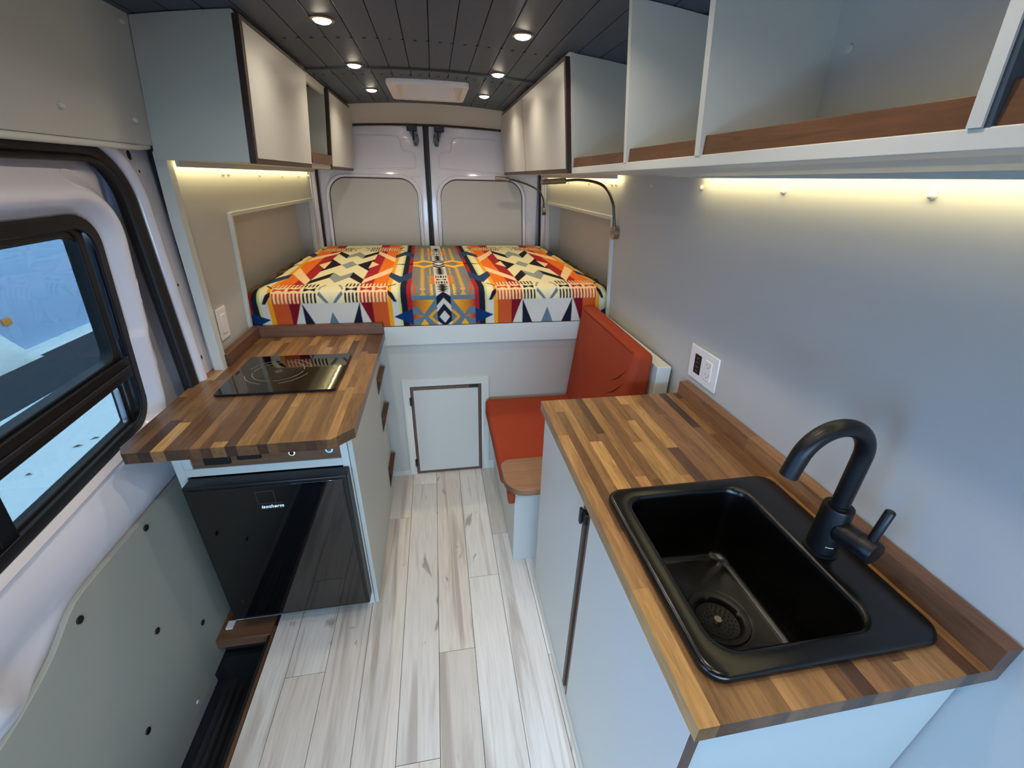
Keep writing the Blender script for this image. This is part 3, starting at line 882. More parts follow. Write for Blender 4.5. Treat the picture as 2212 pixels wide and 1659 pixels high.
# ------------------------------------------------------------------ outlets and switches
oc = empty('wall_outlet', (.862, 1.155, .925), 'white double wall outlet with a black USB insert on the right wall', 'outlet')
oz0, oz1, oy0, oy1 = .938, 1.058, 1.078, 1.236
XO = lambda z: wx(z)
hexa('plate', [(XO(oz0) - .006, oy0, oz0), (XO(oz0), oy0, oz0), (XO(oz0), oy1, oz0), (XO(oz0) - .006, oy1, oz0), (XO(oz1) - .006, oy0, oz1), (XO(oz1), oy0, oz1), (XO(oz1), oy1, oz1), (XO(oz1) - .006, oy1, oz1)], WHITEP, oc, bevel=.003)


def onwall(name, y0, y1, z0, z1, h0, h1, m, parent, side=1, bevel=0):
    return hexa(name, [(side * (XO(z0) - h1), y0, z0), (side * (XO(z0) - h0), y0, z0), (side * (XO(z0) - h0), y1, z0), (side * (XO(z0) - h1), y1, z0),
                       (side * (XO(z1) - h1), y0, z1), (side * (XO(z1) - h0), y0, z1), (side * (XO(z1) - h0), y1, z1), (side * (XO(z1) - h1), y1, z1)], m, parent, bevel=bevel)


us = onwall('usb_insert', 1.168, 1.204, .964, 1.032, .004, .0078, BLACK, oc, bevel=.001)
for k in range(4): onwall('usb_port', 1.179, 1.193, .972 + k * .0155, .9755 + k * .0155, .0078, .0082, CHROME, us)
ou = onwall('socket_insert', 1.108, 1.146, .964, 1.032, .004, .0085, WHITEP, oc, bevel=.0015)
for z in (.974, 1.008):
    onwall('slot', 1.116, 1.118, z + .007, z + .015, .0085, .0089, GLASSMARK, ou); onwall('slot', 1.133, 1.135, z + .007, z + .015, .0085, .0089, GLASSMARK, ou)
    onwall('slot', 1.123, 1.128, z, z + .004, .0085, .0089, GLASSMARK, ou)
for y in (1.186, 1.127):
    for z in (.952, 1.045): disc('screw', (XO(z) - .006, y, z), (-1, 0, 0), .003, .001, WHITEP, oc, n=10)
sw = empty('light_switch', (-.862, 1.78, .93), 'white single rocker light switch on the left wall', 'switch')
onwall('plate', 1.735, 1.815, .945, 1.072, 0, .006, WHITEP, sw, side=-1, bevel=.003)
onwall('rocker', 1.757, 1.793, .970, 1.045, .005, .010, WHITEP, sw, side=-1, bevel=.002)

# ------------------------------------------------------------------ bed
bp_ = empty('bed_platform', (0, 2.03, 0), 'grey painted bed platform with a hatch door facing the aisle', 'bed frame')
ring_prism('front_panel', [(-.86, -.005), (.86, -.005), (.86, .885), (-.86, .885)], [(-.19, -.0049), (.21, -.0049), (.21, .575), (-.19, .575)], 'y', 2.028, 2.042, PAINT, bp_)
box('top_rail', -.865, .865, 2.014, 2.030, .797, .893, PAINTP, bp_, bevel=.001)
ring_prism('hatch_frame', [(-.216, -.002), (.236, -.002), (.236, .602), (-.216, .602)], [(-.178, -.0019), (.196, -.0019), (.196, .562), (-.178, .562)], 'y', 2.018, 2.030, PAINTP, bp_, bevel=.001)
hdr = box('hatch_door', -.1755, .1935, 2.0195, 2.036, .004, .5585, WALNUTZ, bp_, bevel=.001)
box('door_face', -.162, .178, 2.0175, 2.020, .020, .540, PAINTC, hdr, bevel=.0006)
for z in (.455, .06): box('hinge', -.184, -.170, 2.010, 2.020, z, z + .045, BLACK, hdr, bevel=.001)
box('latch', .13, .18, 2.012, 2.022, .548, .560, BLACK, hdr, bevel=.001)
box('plinth_trim', -.33, -.216, 2.018, 2.030, -.002, .03, PAINTP, bp_); box('plinth_trim', .236, .34, 2.018, 2.030, -.002, .06, PAINTP, bp_)
box('deck', -.93, .93, 2.028, 3.42, .87, .885, PAINT, bp_)
mt = box('mattress', -.915, .915, 2.028, 3.42, .887, 1.03, BLACK, bevel=.03, seg=4); tag(mt, 'black mattress base showing as a dark line under the blanket', 'mattress')

# blanket: every point gets the colour of its woven pattern
C = {k: srgb(*v) for k, v in dict(cream=(230, 217, 172), white=(208, 204, 192), tan=(242, 202, 150), red=(160, 34, 40), maroon=(120, 18, 34), orange=(230, 112, 30), rust=(196, 84, 40), yellow=(232, 158, 30),
     green=(196, 204, 130), navy=(24, 28, 48), steel=(38, 62, 98), blue=(10, 50, 102), black=(26, 22, 30), grey=(140, 150, 142), slate=(96, 118, 132), brown=(132, 116, 84), gcent=(120, 122, 112), gold=(240, 176, 44)).items()}


def inpoly(A, Bv, poly):
    ins = np.zeros(A.shape, bool); n = len(poly)
    for i in range(n):
        x1, y1 = poly[i]; x2, y2 = poly[(i + 1) % n]
        if y1 == y2: continue
        c = ((y1 > Bv) != (y2 > Bv)) & (A < (x2 - x1) * (Bv - y1) / (y2 - y1) + x1)
        ins ^= c
    return ins


def pattern(X, Vv):
    X, Vv = np.broadcast_arrays(X, Vv); X = X.copy(); Vv = Vv.copy()
    out = np.zeros(X.shape + (4,)); out[...] = C['cream']
    drift = -.012 * (Vv - .1)
    def P(mask, c): out[mask] = C[c] if isinstance(c, str) else c
    xs_ = X - .020 - drift * 1.8
    c = np.abs(xs_)                       # distance from the centre stripe
    cc = np.where(c > .514 + .514 / 1.0, c, c)
    u = np.where(xs_ < 0, c - .514, c - .514)   # signed about block axis
    a = np.abs(u)
    w = np.where(Vv <= .78, Vv, 1.56 - Vv)
    # --- bands outside the central figure (front and top)
    front = Vv < .12
    top = ~front
    def band(a0, a1, col, m=True): P((a >= a0) & (a < a1) & m, col)
    band(.125, .183, 'red', top); band(.183, .252, 'orange', top); band(.252, .272, 'yellow'); band(.272, .303, 'cream'); band(.303, .314, 'green'); band(.314, .343, 'navy'); band(.343, .365, 'red')
    P((a < .252) & front, 'white'); P((a >= .272) & (a < .303) & (Vv < .13), 'white')
    redl = .131 + (.12 - Vv) * .38
    P(front & (a > redl) & (a < .183), 'maroon'); band(.183, .252, 'rust', front)
    P(front & inpoly(a, Vv, [(.127, .121), (.128, -.02), (.068, -.02)]), 'navy')
    P(front & inpoly(a, Vv, [(0, .078), (.038, -.02), (-.01, -.02), (-.01, .078)]), 'slate')
    # side apron beyond the outer red band: muted brown repeat
    # --- top figure
    T = top
    P(T & inpoly(a, w, [(-.001, .462), (.05, .567), (.05, .433), (-.001, .30)]), 'grey')
    P(T & inpoly(a, w, [(.05, .567), (.128, .372), (.128, .27), (.05, .433)]), 'black')
    P(T & inpoly(a, w, [(.043, .781), (.128, .59), (.128, .781)]), 'black')
    P(T & inpoly(a, w, [(.118, .665), (.168, .781), (.118, .781)]), 'tan')
    P(T & inpoly(a, w, [(-.001, .665), (.043, .781), (-.001, .781)]), 'grey')
    P(T & inpoly(a, w, [(.128, .27), (.128, .378), (.252, .70), (.252, .545)]), 'tan')
    P(T & inpoly(a, w, [(.250, .548), (.245, .44), (.305, .285), (.365, .40), (.365, .56), (.307, .437)]), 'steel')
    P(T & inpoly(a, w, [(.245, .781), (.31, .765), (.365, .755), (.365, .781)]), 'navy')
    P(T & (w < .44) & (a > .303) & (a < .345) & (w > .27) & (a + (w - .285) * .42 < .375) & (w > .36), 'steel')
    # combs
    z = T & (w >= .116) & (w < .276) & (a >= .054) & (a < .256)
    base = np.where((a < .125)[..., None], C['black'], np.where((a < .183)[..., None], C['red'], C['rust']))
    tine = ((a - .054) / .0166) % 1.0
    lower = z & (w < .168); upper = z & (w > .214); mid = z & ~lower & ~upper
    out[mid] = C['tan']; P(mid & (a < .125), 'cream')
    m = (lower | upper)
    cr = np.where((a < .125)[..., None], C['cream'], C['tan'])
    sel = m & (tine < .5); out[sel] = cr[sel]
    sel = m & (tine >= .5); out[sel] = base[sel]
    seg = ((a - .058) / .0665) % 1.0
    hour = mid & (np.abs(w - .191) < .014) & (np.abs(w - .191) < .004 + .028 * np.abs(seg - .5)) & (seg > .12) & (seg < .9)
    out[hour] = base[hour]
    P(T & inpoly(a, w, [(.008, .119), (.022, .119), (.056, .158), (.050, .178)]), 'slate')
    P(T & inpoly(a, w, [(.024, .255), (.036, .255), (.058, .19), (.05, .185)]), 'grey')
    P(inpoly(a, w, [(.256, .178), (.256, .155), (.281, .118), (.296, .118), (.277, .162)]), 'navy')
    P(T & inpoly(a, w, [(.256, .215), (.256, .200), (.298, .262), (.288, .266)]), 'black')
    # blue arrow on the front
    P(inpoly(a, Vv, [(.273, .045), (.37, .086), (.37, 0.0)]), 'blue')
    # --- centre stripe (and its repeats beyond the blocks)
    def centre(cm, c, muted):
        g = np.zeros(X.shape + (4,)); g[...] = C['gcent']
        def Q(mask, col): g[mask] = C[col] if isinstance(col, str) else col
        v = Vv; ww = w
        Q(v < .145, 'slate')
        tt = np.clip((c - .047) / .11, 0, 1)[..., None]
        hot = np.array(C['gold']) * (1 - tt) + np.array(C['red']) * tt
        k = (v < .126) & inpoly(c, v, [(.044, .124), (.16, .124), (.16, .082), (.125, .093), (.098, .052)]); g[k] = hot[k]
        k = (v < .07) & inpoly(c, v, [(.098, .045), (.16, .060), (.16, .022)]); g[k] = hot[k]
        k = (v < .03) & inpoly(c, v, [(.098, .03), (.125, -.01), (.07, -.01)]); Q(k, 'gold')
        k = (v < .09) & (np.abs(c - (.07 - np.abs(v - .041) * 1.0)) < .009) & (c < .075) & (np.abs(v - .041) < .036); Q(k, 'yellow')
        # serrated yellow columns
        ser = np.abs(((v / .014) % 1.0) - .5) * 2
        t2 = v >= .145
        body_ = (ww > .145) & (ww < .655)
        dia = np.abs(((v / .033) % 1.0) - .5) * 2; gm = np.array(C['gold']) * .62 + np.array(C['gcent']) * .38
        k = t2 & body_ & (c > .080 + .012 * dia + .003 * ser) & (c < .112 - .012 * dia - .003 * ser); g[k] = gm
        Q(t2 & body_ & (ww < .26) & (c > .048) & (c < .066 - .012 * ser), 'gold')
        k = t2 & (ww > .48) & (ww < .655) & (c > .048 + .006 * ser) & (c < .058); g[k] = gm
        ser2 = np.abs(((v / .034) % 1.0) - .5) * 2
        k = t2 & (ww > .27) & (ww < .47) & (c < .036 + .036 * ser2); Q(k, 'orange')
        k = t2 & (ww > .27) & (ww < .47) & (c < .036 + .036 * ser2) & (c > .052); Q(k, 'gold')
        k = t2 & (ww > .24) & (ww < .47) & (c > .155 - .035 * (1 - ser)); g[k] = np.array(C['red']) * .45 + np.array(C['gcent']) * .55
        k = t2 & (ww > .15) & (ww < .26) & (c > .128) & (c < .146 - .012 * ser); Q(k, 'rust')
        k = t2 & (np.abs(v - .78) < .13) & (np.abs(np.abs(v - .78) - .10 + np.abs(c - .085) * 1.1) < .03); Q(k, 'gold')
        k = t2 & (np.abs(v - .78) < .02) & (c > .11); Q(k, 'orange')
        # black and white strip
        st = c < .034
        Q(st, 'white')
        tp_ = v < .78
        spk = np.abs(((v / .0155) % 1.0) - .5) * 2
        k = st & (((ww > .163) & (ww < .262)) | ((ww > .478) & (ww < .64))) & (c < .006 + .026 * (1 - spk)); Q(k, 'black')
        k = st & (((ww > .272) & (ww < .325)) | ((ww > .40) & (ww < .455))) & (((c / .0115 + .5) % 1.0) > .45) ; Q(k, 'black')
        k = st & (np.abs(ww - .362) < .018) & (c < .026) & (np.abs(ww - .362) < .004 + c * .5); Q(k, 'black')
        e = np.abs(v - .78) + c * 1.6
        Q(st & (e < .145) & (e > .105), 'black'); Q(st & (e < .085) & (e > .05), 'black')
        f = v < .17
        Q(st & f & (v < .164 - .7 * c) , 'navy'); Q(st & f & (v < .133 - 1.09 * c), 'white'); Q(st & f & (v < .106 - 1.24 * c), 'navy')
        Q(st & f & (c / .025 + np.abs(v - .04) / .031 < 1), 'white'); Q(st & f & (v < -.012 + c * .9), 'white')
        if muted: g = g * .55 + np.array(C['brown']) * .45
        out[cm] = g[cm]
    centre(c < .150, c, False)
    c2 = np.abs(c - 1.028)
    centre(c2 < .150, c2, True)
    out[..., 3] = 1
    return np.clip(out, 0, 1)


RC = .05; BY, BZ0, BZT = 2.016, .897, 1.075
vs_front = list(np.arange(0, .2035, .0030)) + [.2035]
rows = []
for v in vs_front:
    if v <= .125: rows.append((v, BY, BZ0 + v))
    else:
        th = (v - .125) / RC; rows.append((v, BY + RC - RC * math.cos(th), BZ0 + .125 + RC * math.sin(th)))
v = .2035
while v < 1.545:
    v += .0042 if v < .9 else .0055; rows.append((v, BY + RC + v - .2035, BZT))
rows = np.array(rows)
xs_ = np.arange(-.928, .9281, .0026)
XX, VV = np.meshgrid(xs_, rows[:, 0]); YY = np.repeat(rows[:, 1][:, None], len(xs_), 1); ZZ = np.repeat(rows[:, 2][:, None], len(xs_), 1)
ax = np.abs(XX); tt = np.clip((ax - .79) / .135, 0, 1); sm = tt * tt * (3 - 2 * tt)
hgt = np.clip((VV - .06) / .12, 0, 1)
ZZ = ZZ - sm * .055 * hgt
YY = YY + sm * .03 * (1 - hgt * .2) * (VV < .3)
wr_ = np.clip((ax - .80) / .08, 0, 1)
ZZ += wr_ * .006 * np.sin(YY * 31 + XX * 9) * hgt + wr_ * .004 * np.sin(YY * 63 + 2)
ZZ += (.0022 * np.sin(XX * 7.3 + 1) * np.sin(YY * 5.1) + .0016 * np.sin(XX * 3.1 + YY * 8)) * (VV > .2)
YY -= .004 * np.sin(XX * 11) * np.exp(-((VV - .06) / .05) ** 2)
nr, nc = XX.shape
me = bpy.data.meshes.new('blanket')
co = np.stack([XX, YY - 2.7, ZZ - .897], -1).reshape(-1, 3).astype(np.float32)
idx = np.arange(nr * nc).reshape(nr, nc)
quads = np.stack([idx[:-1, :-1], idx[:-1, 1:], idx[1:, 1:], idx[1:, :-1]], -1).reshape(-1, 4)
me.vertices.add(len(co)); me.vertices.foreach_set('co', co.ravel())
me.loops.add(quads.size); me.loops.foreach_set('vertex_index', quads.ravel().astype(np.int32))
me.polygons.add(len(quads)); me.polygons.foreach_set('loop_start', np.arange(0, quads.size, 4, dtype=np.int32)); me.polygons.foreach_set('loop_total', np.full(len(quads), 4, dtype=np.int32))
me.update(calc_edges=True); me.polygons.foreach_set('use_smooth', np.ones(len(quads), bool))
acc = 0
for ox in (-.001, 0, .001):
    for ov in (-.33, 0, .33):
        acc = acc + pattern(XX + ox, VV + ov * np.gradient(rows[:, 0])[:, None])
colr = (acc / 9).reshape(-1, 4).astype(np.float32)
at = me.color_attributes.new('weave', 'FLOAT_COLOR', 'POINT'); at.data.foreach_set('color', colr.ravel())
bm_ = bpy.data.materials.new('woven_wool'); bm_.use_nodes = True
nt = bm_.node_tree; b = nt.nodes['Principled BSDF']; an = nt.nodes.new('ShaderNodeAttribute'); an.attribute_name = 'weave'
nt.links.new(an.outputs['Color'], b.inputs['Base Color']); b.inputs['Roughness'].default_value = .9; b.inputs['Specular IOR Level'].default_value = .15
nz_ = nt.nodes.new('ShaderNodeTexNoise'); nz_.inputs['Scale'].default_value = 700; tcx = nt.nodes.new('ShaderNodeTexCoord'); nt.links.new(tcx.outputs['Object'], nz_.inputs['Vector'])
bpn = nt.nodes.new('ShaderNodeBump'); bpn.inputs['Strength'].default_value = .25; bpn.inputs['Distance'].default_value = .001
nt.links.new(nz_.outputs['Fac'], bpn.inputs['Height']); nt.links.new(bpn.outputs['Normal'], b.inputs['Normal'])
me.materials.append(bm_)
bl = bpy.data.objects.new('blanket', me); COL.objects.link(bl); bl.location = (0, 2.7, .897)
tag(bl, 'colourful geometric patterned wool blanket tucked over the mattress', 'blanket')

# ------------------------------------------------------------------ bench seat
be = empty('bench', (.56, 1.68, 0), 'low painted bench box beside the aisle with a white backrest board', 'bench')
box('side_panel', .264, .86, 1.333, 1.347, 0, .418, PAINTC, be, bevel=.001)
box('side_panel', .266, .28, 1.347, 2.012, 0, .36, PAINT, be, bevel=.001)
box('seat_board', .25, .86, 1.33, 2.012, .36, .372, PAINT, be)
hexa('backrest_board', [(.795, 1.33, .40), (.850, 1.33, .40), (.850, 2.008, .40), (.795, 2.008, .40), (.795, 1.33, .925), (.850, 1.33, .925), (.850, 2.008, .925), (.795, 2.008, .925)], PAINTP, be, bevel=.002)
box('shadow_gap', .850, .858, 1.345, 2.0, .40, .92, DARKV, be)


def cushion(name, pts, m, label, bev=.028, sub=2):
    o = hexa(name, pts, m, None, bevel=bev, seg=5)
    tag(o, label, 'cushion'); return o


cs = prism('seat_cushion', [(1.40, .372), (2.008, .372), (2.008, .475), (1.93, .485), (1.84, .452), (1.40, .450)], 'x', .215, .70, ORANGE, bevel=.022, seg=5)
tag(cs, 'burnt orange seat cushion lying on the bench', 'cushion')
prism('drop_flap', [(1.315, .345), (1.34, .345), (1.42, .385), (1.42, .42), (1.315, .405)], 'x', .235, .262, ORANGE, cs, bevel=.006)
cb = cushion('back_cushion', [(.655, 1.36, .45), (.785, 1.36, .45), (.785, 2.008, .45), (.66, 2.008, .45), (.712, 1.352, .978), (.788, 1.352, .968), (.785, 2.008, .985), (.712, 2.008, .975)], ORANGE, 'burnt orange back cushion propped upright against the wall', bev=.022)
# seams and folds of the back cushion
tube('seam', [(.708, 1.38, .972), (.7075, 1.6, .975), (.708, 1.98, .975)], .0028, ORANGE, cb, n=6)
for k, (z0, dz, l) in enumerate(((.90, -.10, .05), (.84, -.11, .07), (.78, -.10, .04), (.70, -.06, .06))):
    x0 = .655 + (z0 - .45) / .528 * .057; x1 = .655 + (z0 + dz - .45) / .528 * .057
    tube('fold', [(x0 + .001, 1.385, z0), ((x0 + x1) / 2 - .0015, 1.42 + l * .5, z0 + dz * .6), (x1 + .001, 1.45 + l, z0 + dz)], [.001, .004, .001], ORANGE, cb, n=8)
tbp = []
for i in range(13):
    t = PI + i / 12 * PI / 2; tbp.append((.218 + .085 + .085 * math.cos(t), 1.262 + .085 + .085 * math.sin(t)))
tbp = [(.52, 1.262), (.52, 1.475), (.268, 1.475)] + [(.218 + .05 - .05 * math.sin(i / 8 * PI / 2), 1.425 + .05 * math.cos(i / 8 * PI / 2)) for i in range(1, 9)] + tbp
st_ = prism('side_table', tbp, 'z', .428, .455, WALNUTX, bevel=.0015); st_.data.materials[0] = wood('oak_toned_board', base=srgb(150, 112, 82), rough=.45, contrast=.4, per_object=False, axis='X', stretch=16, scale=8)
tag(st_, 'small walnut end board with rounded corners in front of the bench cushion', 'shelf')

# ------------------------------------------------------------------ overhead cabinets
FXB, FXT, ZB, ZTOP = .561, .524, 1.578, 1.953     # left faces: x at bottom and at top


def fx_at(z, b, t): return b + (t - b) * (z - ZB) / (ZTOP - ZB)


def tilt(name, s, b, t, y0, y1, z0, z1, h0, h1, m, parent, bevel=0):
    """slab following the tilted front; h measured outward to the aisle"""
    xa, xb = fx_at(z0, b, t), fx_at(z1, b, t)
    return hexa(name, [(s * (xa - h1), y0, z0), (s * (xa - h0), y0, z0), (s * (xa - h0), y1, z0), (s * (xa - h1), y1, z0),
                       (s * (xb - h1), y0, z1), (s * (xb - h0), y0, z1), (s * (xb - h0), y1, z1), (s * (xb - h1), y1, z1)], m, parent, bevel)


def bulk(name, s, b, t, y0, y1, m, parent, z0=ZB, z1=None, back=0):
    """transverse board between the tilted front and the wall"""
    pts = []
    zz = [z0 + (1.955 - z0) * i / 4 for i in range(5)]
    fr_ = [(s * fx_at(z, b, t), min(z, cz(fx_at(z, b, t)) - .002)) for z in (z0, ZTOP)]
    x1 = fx_at(ZTOP, b, t)
    tops = [(s * (x1 + (wx(1.93) - x1 - .002) * i / 6), cz(x1 + (wx(1.93) - x1) * i / 6) - .002) for i in range(0, 7)]
    poly = [fr_[0]] + tops + [(s * (wx(1.6) - .001), 1.6), (s * (wx(z0) - .001), z0)]
    return prism(name, poly, 'y', y0, y1, m, parent)


lo = empty('overhead_cabinet', (-.68, 2.5, ZB), 'left overhead cabinet with two walnut edged doors and an open cubby', 'cabinet')
bulk('side_panel', -1, FXB, FXT, 1.60, 1.615, PAINT, lo)
for y in (2.275, 2.715, 3.415): bulk('divider', -1, FXB, FXT, y, y + .012, PAINT, lo)
box('bottom_board', -.815, -FXB, 1.615, 3.415, ZB, ZB + .014, PAINT, lo)
tilt('top_rail', -1, FXB, FXT, 1.603, 3.42, 1.915, 1.951, -.015, .0, PAINTP, lo)
box('lip', -.548, -.536, 2.287, 2.715, ZB + .018, ZB + .062, WALNUT, lo)
box('front_edge', -.562, -.548, 2.28, 2.72, ZB - .002, ZB + .018, PAINTP, lo)
for y0, y1 in ((1.600, 2.283), (2.717, 3.43)):
    d_ = tilt('door', -1, FXB, FXT, y0, y1, ZB - .004, 1.945, .001, .019, WALNUTD, lo, bevel=.001)
    tilt('door_face', -1, FXB, FXT, y0 + .016, y1 - .004, ZB + .012, 1.932, .0185, .0205, PAINTC, d_)
for s_, (ya_, yb_) in ((-1, (1.64, 3.36)),):
    vb = box('valance', -.792, -.782, ya_, yb_, ZB - .018, ZB, PAINTP, lo)
OHD = PAINTC
RB, RT = .541, .503
ro = empty('overhead_cabinet', (.68, 2.6, ZB), 'right overhead cabinet with two closed walnut edged doors by the rear doors', 'cabinet')
bulk('side_panel', 1, RB, RT, 1.79, 1.805, PAINT, ro)
bulk('side_panel', 1, RB, RT, 3.415, 3.427, PAINT, ro)
box('bottom_board', RB, .815, 1.79, 3.42, ZB, ZB + .014, PAINT, ro)
tilt('top_rail', 1, RB, RT, 1.793, 3.42, 1.925, 1.957, -.015, .004, PAINTP, ro)
for y0, y1 in ((1.792, 2.612), (2.616, 3.43)):
    d_ = tilt('door', 1, RB, RT, y0, y1, ZB - .004, 1.945, .001, .019, WALNUTD, ro, bevel=.001)
    tilt('door_face', 1, RB, RT, y0 + (.016 if y0 < 2 else .004), y1 - .004, ZB + .012, 1.932, .0185, .0205, PAINTC, d_)
box('valance', .782, .792, 1.93, 3.36, ZB - .018, ZB, PAINTP, ro)
# open shelving
rs = empty('overhead_shelf', (.68, .6, ZB), 'open overhead shelf with upright dividers and walnut lips on the right', 'shelf')
def shz(y): return .011 * (1.5 - y) / 1.1
hexa('shelf_board', [(RB, Y0, ZB - .004 + shz(Y0)), (.822, Y0, ZB - .004 + shz(Y0)), (.822, 1.79, ZB - .006), (RB, 1.79, ZB - .006), (RB, Y0, ZB + .016 + shz(Y0)), (.822, Y0, ZB + .016 + shz(Y0)), (.822, 1.79, ZB + .016), (RB, 1.79, ZB + .016)], PAINTP, rs, bevel=.0015)
for y, y2 in ((1.268, 1.286), (.900, .918), (.402, .416)): bulk('divider', 1, RB, RT + .0, y, y2, PAINTP, rs, z0=ZB + .017 + shz(y))
bulk('divider_face', 1, RB + .003, RT + .003, .396, .402, NAVY, rs, z0=ZB + .018)
for a, b in ((1.286, 1.79), (.918, 1.268), (.416, .900), (Y0, .396)): box('lip', .545, .557, a, b, ZB + .012 + shz(b) * .5, ZB + .050 + shz((a + b) / 2), WALNUTL, rs, bevel=.001)
def under(name, prof, y0, y1):
    '''strip under the shelf following its slight slope; prof: (x, drop below the board)'''
    V = [(x, y, ZB - .004 + (shz(y) if y < 1.45 else 0) - d) for y in (y0, y1) for x, d in prof]; n = len(prof)
    return link(name, V, [tuple(range(n)), tuple(range(2 * n - 1, n - 1, -1))] + [(q, (q + 1) % n, n + (q + 1) % n, n + q) for q in range(n)], PAINTP, rs)
under('underside_cove', [(.62, -.001), (.765, -.001), (.765, .006), (.74, .010), (.66, .006)], Y0, 1.33)
V = [(x, y, z) for y in (Y0, 1.33) for x, z in ((.772, ZB - .014), (.782, ZB - .014), (.782, ZB - .004 + shz(y)), (.772, ZB - .004 + shz(y)))]
link('valance', V, [(0, 1, 2, 3), (7, 6, 5, 4), (0, 1, 5, 4), (1, 2, 6, 5), (2, 3, 7, 6), (3, 0, 4, 7)], PAINTP, rs)
hexa('back_panel', [(.790, Y0, 1.60), (.800, Y0, 1.60), (.800, 1.788, 1.60), (.790, 1.788, 1.60), (.764, Y0, 1.925), (.774, Y0, 1.925), (.774, 1.788, 1.925), (.764, 1.788, 1.925)], PAINTW, rs)
disc('screw_cap', (.7755, .856, 1.78), (-1, 0, .08), .0075, .004, CAPM, rs, n=16, bevel=.001)

# LED strips
def led(name, side, y0, y1, label):
    xm = .796
    o = box(name, min(side * xm, side * (xm + .006)), max(side * xm, side * (xm + .006)), y0, y1, 1.566, 1.572, LEDM); tag(o, label, 'light strip', 'LED strips under the overhead storage')
    area('light', (side * (xm + .004), (y0 + y1) / 2, 1.563), (side * .55, 0, -1), .008, y1 - y0, LED_W * (y1 - y0), (1, .82, .42), o)
    return o


led('led_strip', -1, 1.675, 3.32, 'warm LED strip under the left overhead cabinet')
led('led_strip', 1, 1.945, 3.32, 'warm LED strip under the right overhead cabinet behind the reading lamp')
led('led_strip', 1, -.5, 1.32, 'warm LED strip under the open shelf on the right wall')

# ------------------------------------------------------------------ downlights
def downlight(x, y):
    z = cz(x)
    t = empty('downlight', (x, y, z), None, 'downlight', 'recessed ceiling downlights')
    loops = [[(x + r * math.cos(2 * PI * q / 32), y + r * math.sin(2 * PI * q / 32), z + dz) for q in range(32)] for r, dz in ((.036, .001), (.036, -.003), (.033, -.0055), (.027, -.0045), (.026, .0))]
    loft('rim', loops, CHROME, t)
    loops = [[(x + r * math.cos(2 * PI * q / 32), y + r * math.sin(2 * PI * q / 32), z + dz) for q in range(32)] for r, dz in ((.0265, -.004), (.022, -.009), (.012, -.012))]
    loft('lens', loops, LAMPM, t, cap1=True)
    l = area('light', (x, y, z - .0135), (0, 0, -1), .04, 0, DOWN_W, (1, .87, .70), t, shape='DISK', spread=140)
    return t


labs = {(-1, 0): 'downlight nearest the camera on the left side of the ceiling', (1, 0): 'downlight nearest the camera on the right side of the ceiling', (-1, 1): 'left downlight just before the ceiling joint strip',
        (1, 1): 'right downlight just before the ceiling joint strip', (-1, 2): 'left rear downlight beside the roof vent', (1, 2): 'right rear downlight beside the roof vent'}
for i, y in enumerate((1.70, 2.285, 2.86)):
    for s in (-1, 1):
        o = downlight(s * .305 + (.008 if s > 0 else 0), y); o['label'] = labs[(s, i)]
for i, y in enumerate((1.12, .55, -.03)):
    for s in (-1, 1):
        o = downlight(s * .305, y); o['label'] = '%s ceiling downlight %s' % ('left' if s < 0 else 'right', ('just above the camera\'s view', 'over the sink area, outside the view', 'behind the camera')[i])

# ------------------------------------------------------------------ roof vent
rv = empty('roof_vent', (0, 2.8, 1.97), 'white rectangular roof vent surround in the dark ceiling', 'vent')
zf = cz(0) - .010
o1 = rrect(-.205, .205, 2.555, 3.035, .03, 6); o2 = rrect(-.162, .176, 2.585, 3.0, .02, 6); o3 = rrect(-.135, .150, 2.615, 2.97, .02, 6)
loft('surround', [[(a, b, zf + .012) for a, b in o1], [(a, b, zf - .010) for a, b in o1], [(a * .985, 2.7975 + (b - 2.7975) * .985, zf - .016) for a, b in o1], [(a, b, zf - .012) for a, b in o2], [(a, b, zf + .11) for a, b in o3]], WHITEP, rv, cap1=True)

# ------------------------------------------------------------------ reading lamps
def lamp(name, base, nrm, path, head, label):
    t = empty(name, base, label, 'lamp', 'gooseneck reading lamps')
    b = Vector(base); n = Vector(nrm)
    d = tube('base', [b, b + n * .026, b + n * .028], [.030, .030, .027], CHROME, t, n=30)
    disc('switch', b + n * .0275, n, .006, .002, GLASSMARK, d, n=12)
    cr = []
    P = [Vector(p) for p in path]
    for i in range(len(P) - 1):
        p0, p1, p2, p3 = P[max(i - 1, 0)], P[i], P[i + 1], P[min(i + 2, len(P) - 1)]
        for q in range(8):
            s = q / 8
            cr.append(.5 * ((2 * p1) + (p2 - p0) * s + (2 * p0 - 5 * p1 + 4 * p2 - p3) * s * s + (3 * p1 - p0 - 3 * p2 + p3) * s ** 3))
    cr.append(P[-1])
    tube('neck', cr, .0062, STEELT, t, n=10)
    h = tube('head', [Vector(head[0]), Vector(head[1])], .0125, CHROME, t, n=20)
    return t


lamp('reading_lamp', (.838, 1.965, 1.335), (-1, 0, 0), [(.818, 1.965, 1.362), (.81, 1.967, 1.41), (.80, 1.97, 1.458), (.776, 2.0, 1.515), (.74, 2.04, 1.542), (.68, 2.11, 1.552), (.62, 2.17, 1.546)], ((.625, 2.168, 1.5465), (.50, 2.127, 1.539)), 'reading lamp with arched neck on the wall at the near end of the bed')
lamp('reading_lamp', (.825, 3.335, 1.335), (-1, 0, 0), [(.805, 3.335, 1.36), (.80, 3.33, 1.42), (.76, 3.32, 1.475), (.68, 3.31, 1.512), (.58, 3.30, 1.538), (.52, 3.30, 1.545)], ((.535, 3.30, 1.544), (.435, 3.30, 1.553)), 'reading lamp with thin arched neck beside the right rear door')

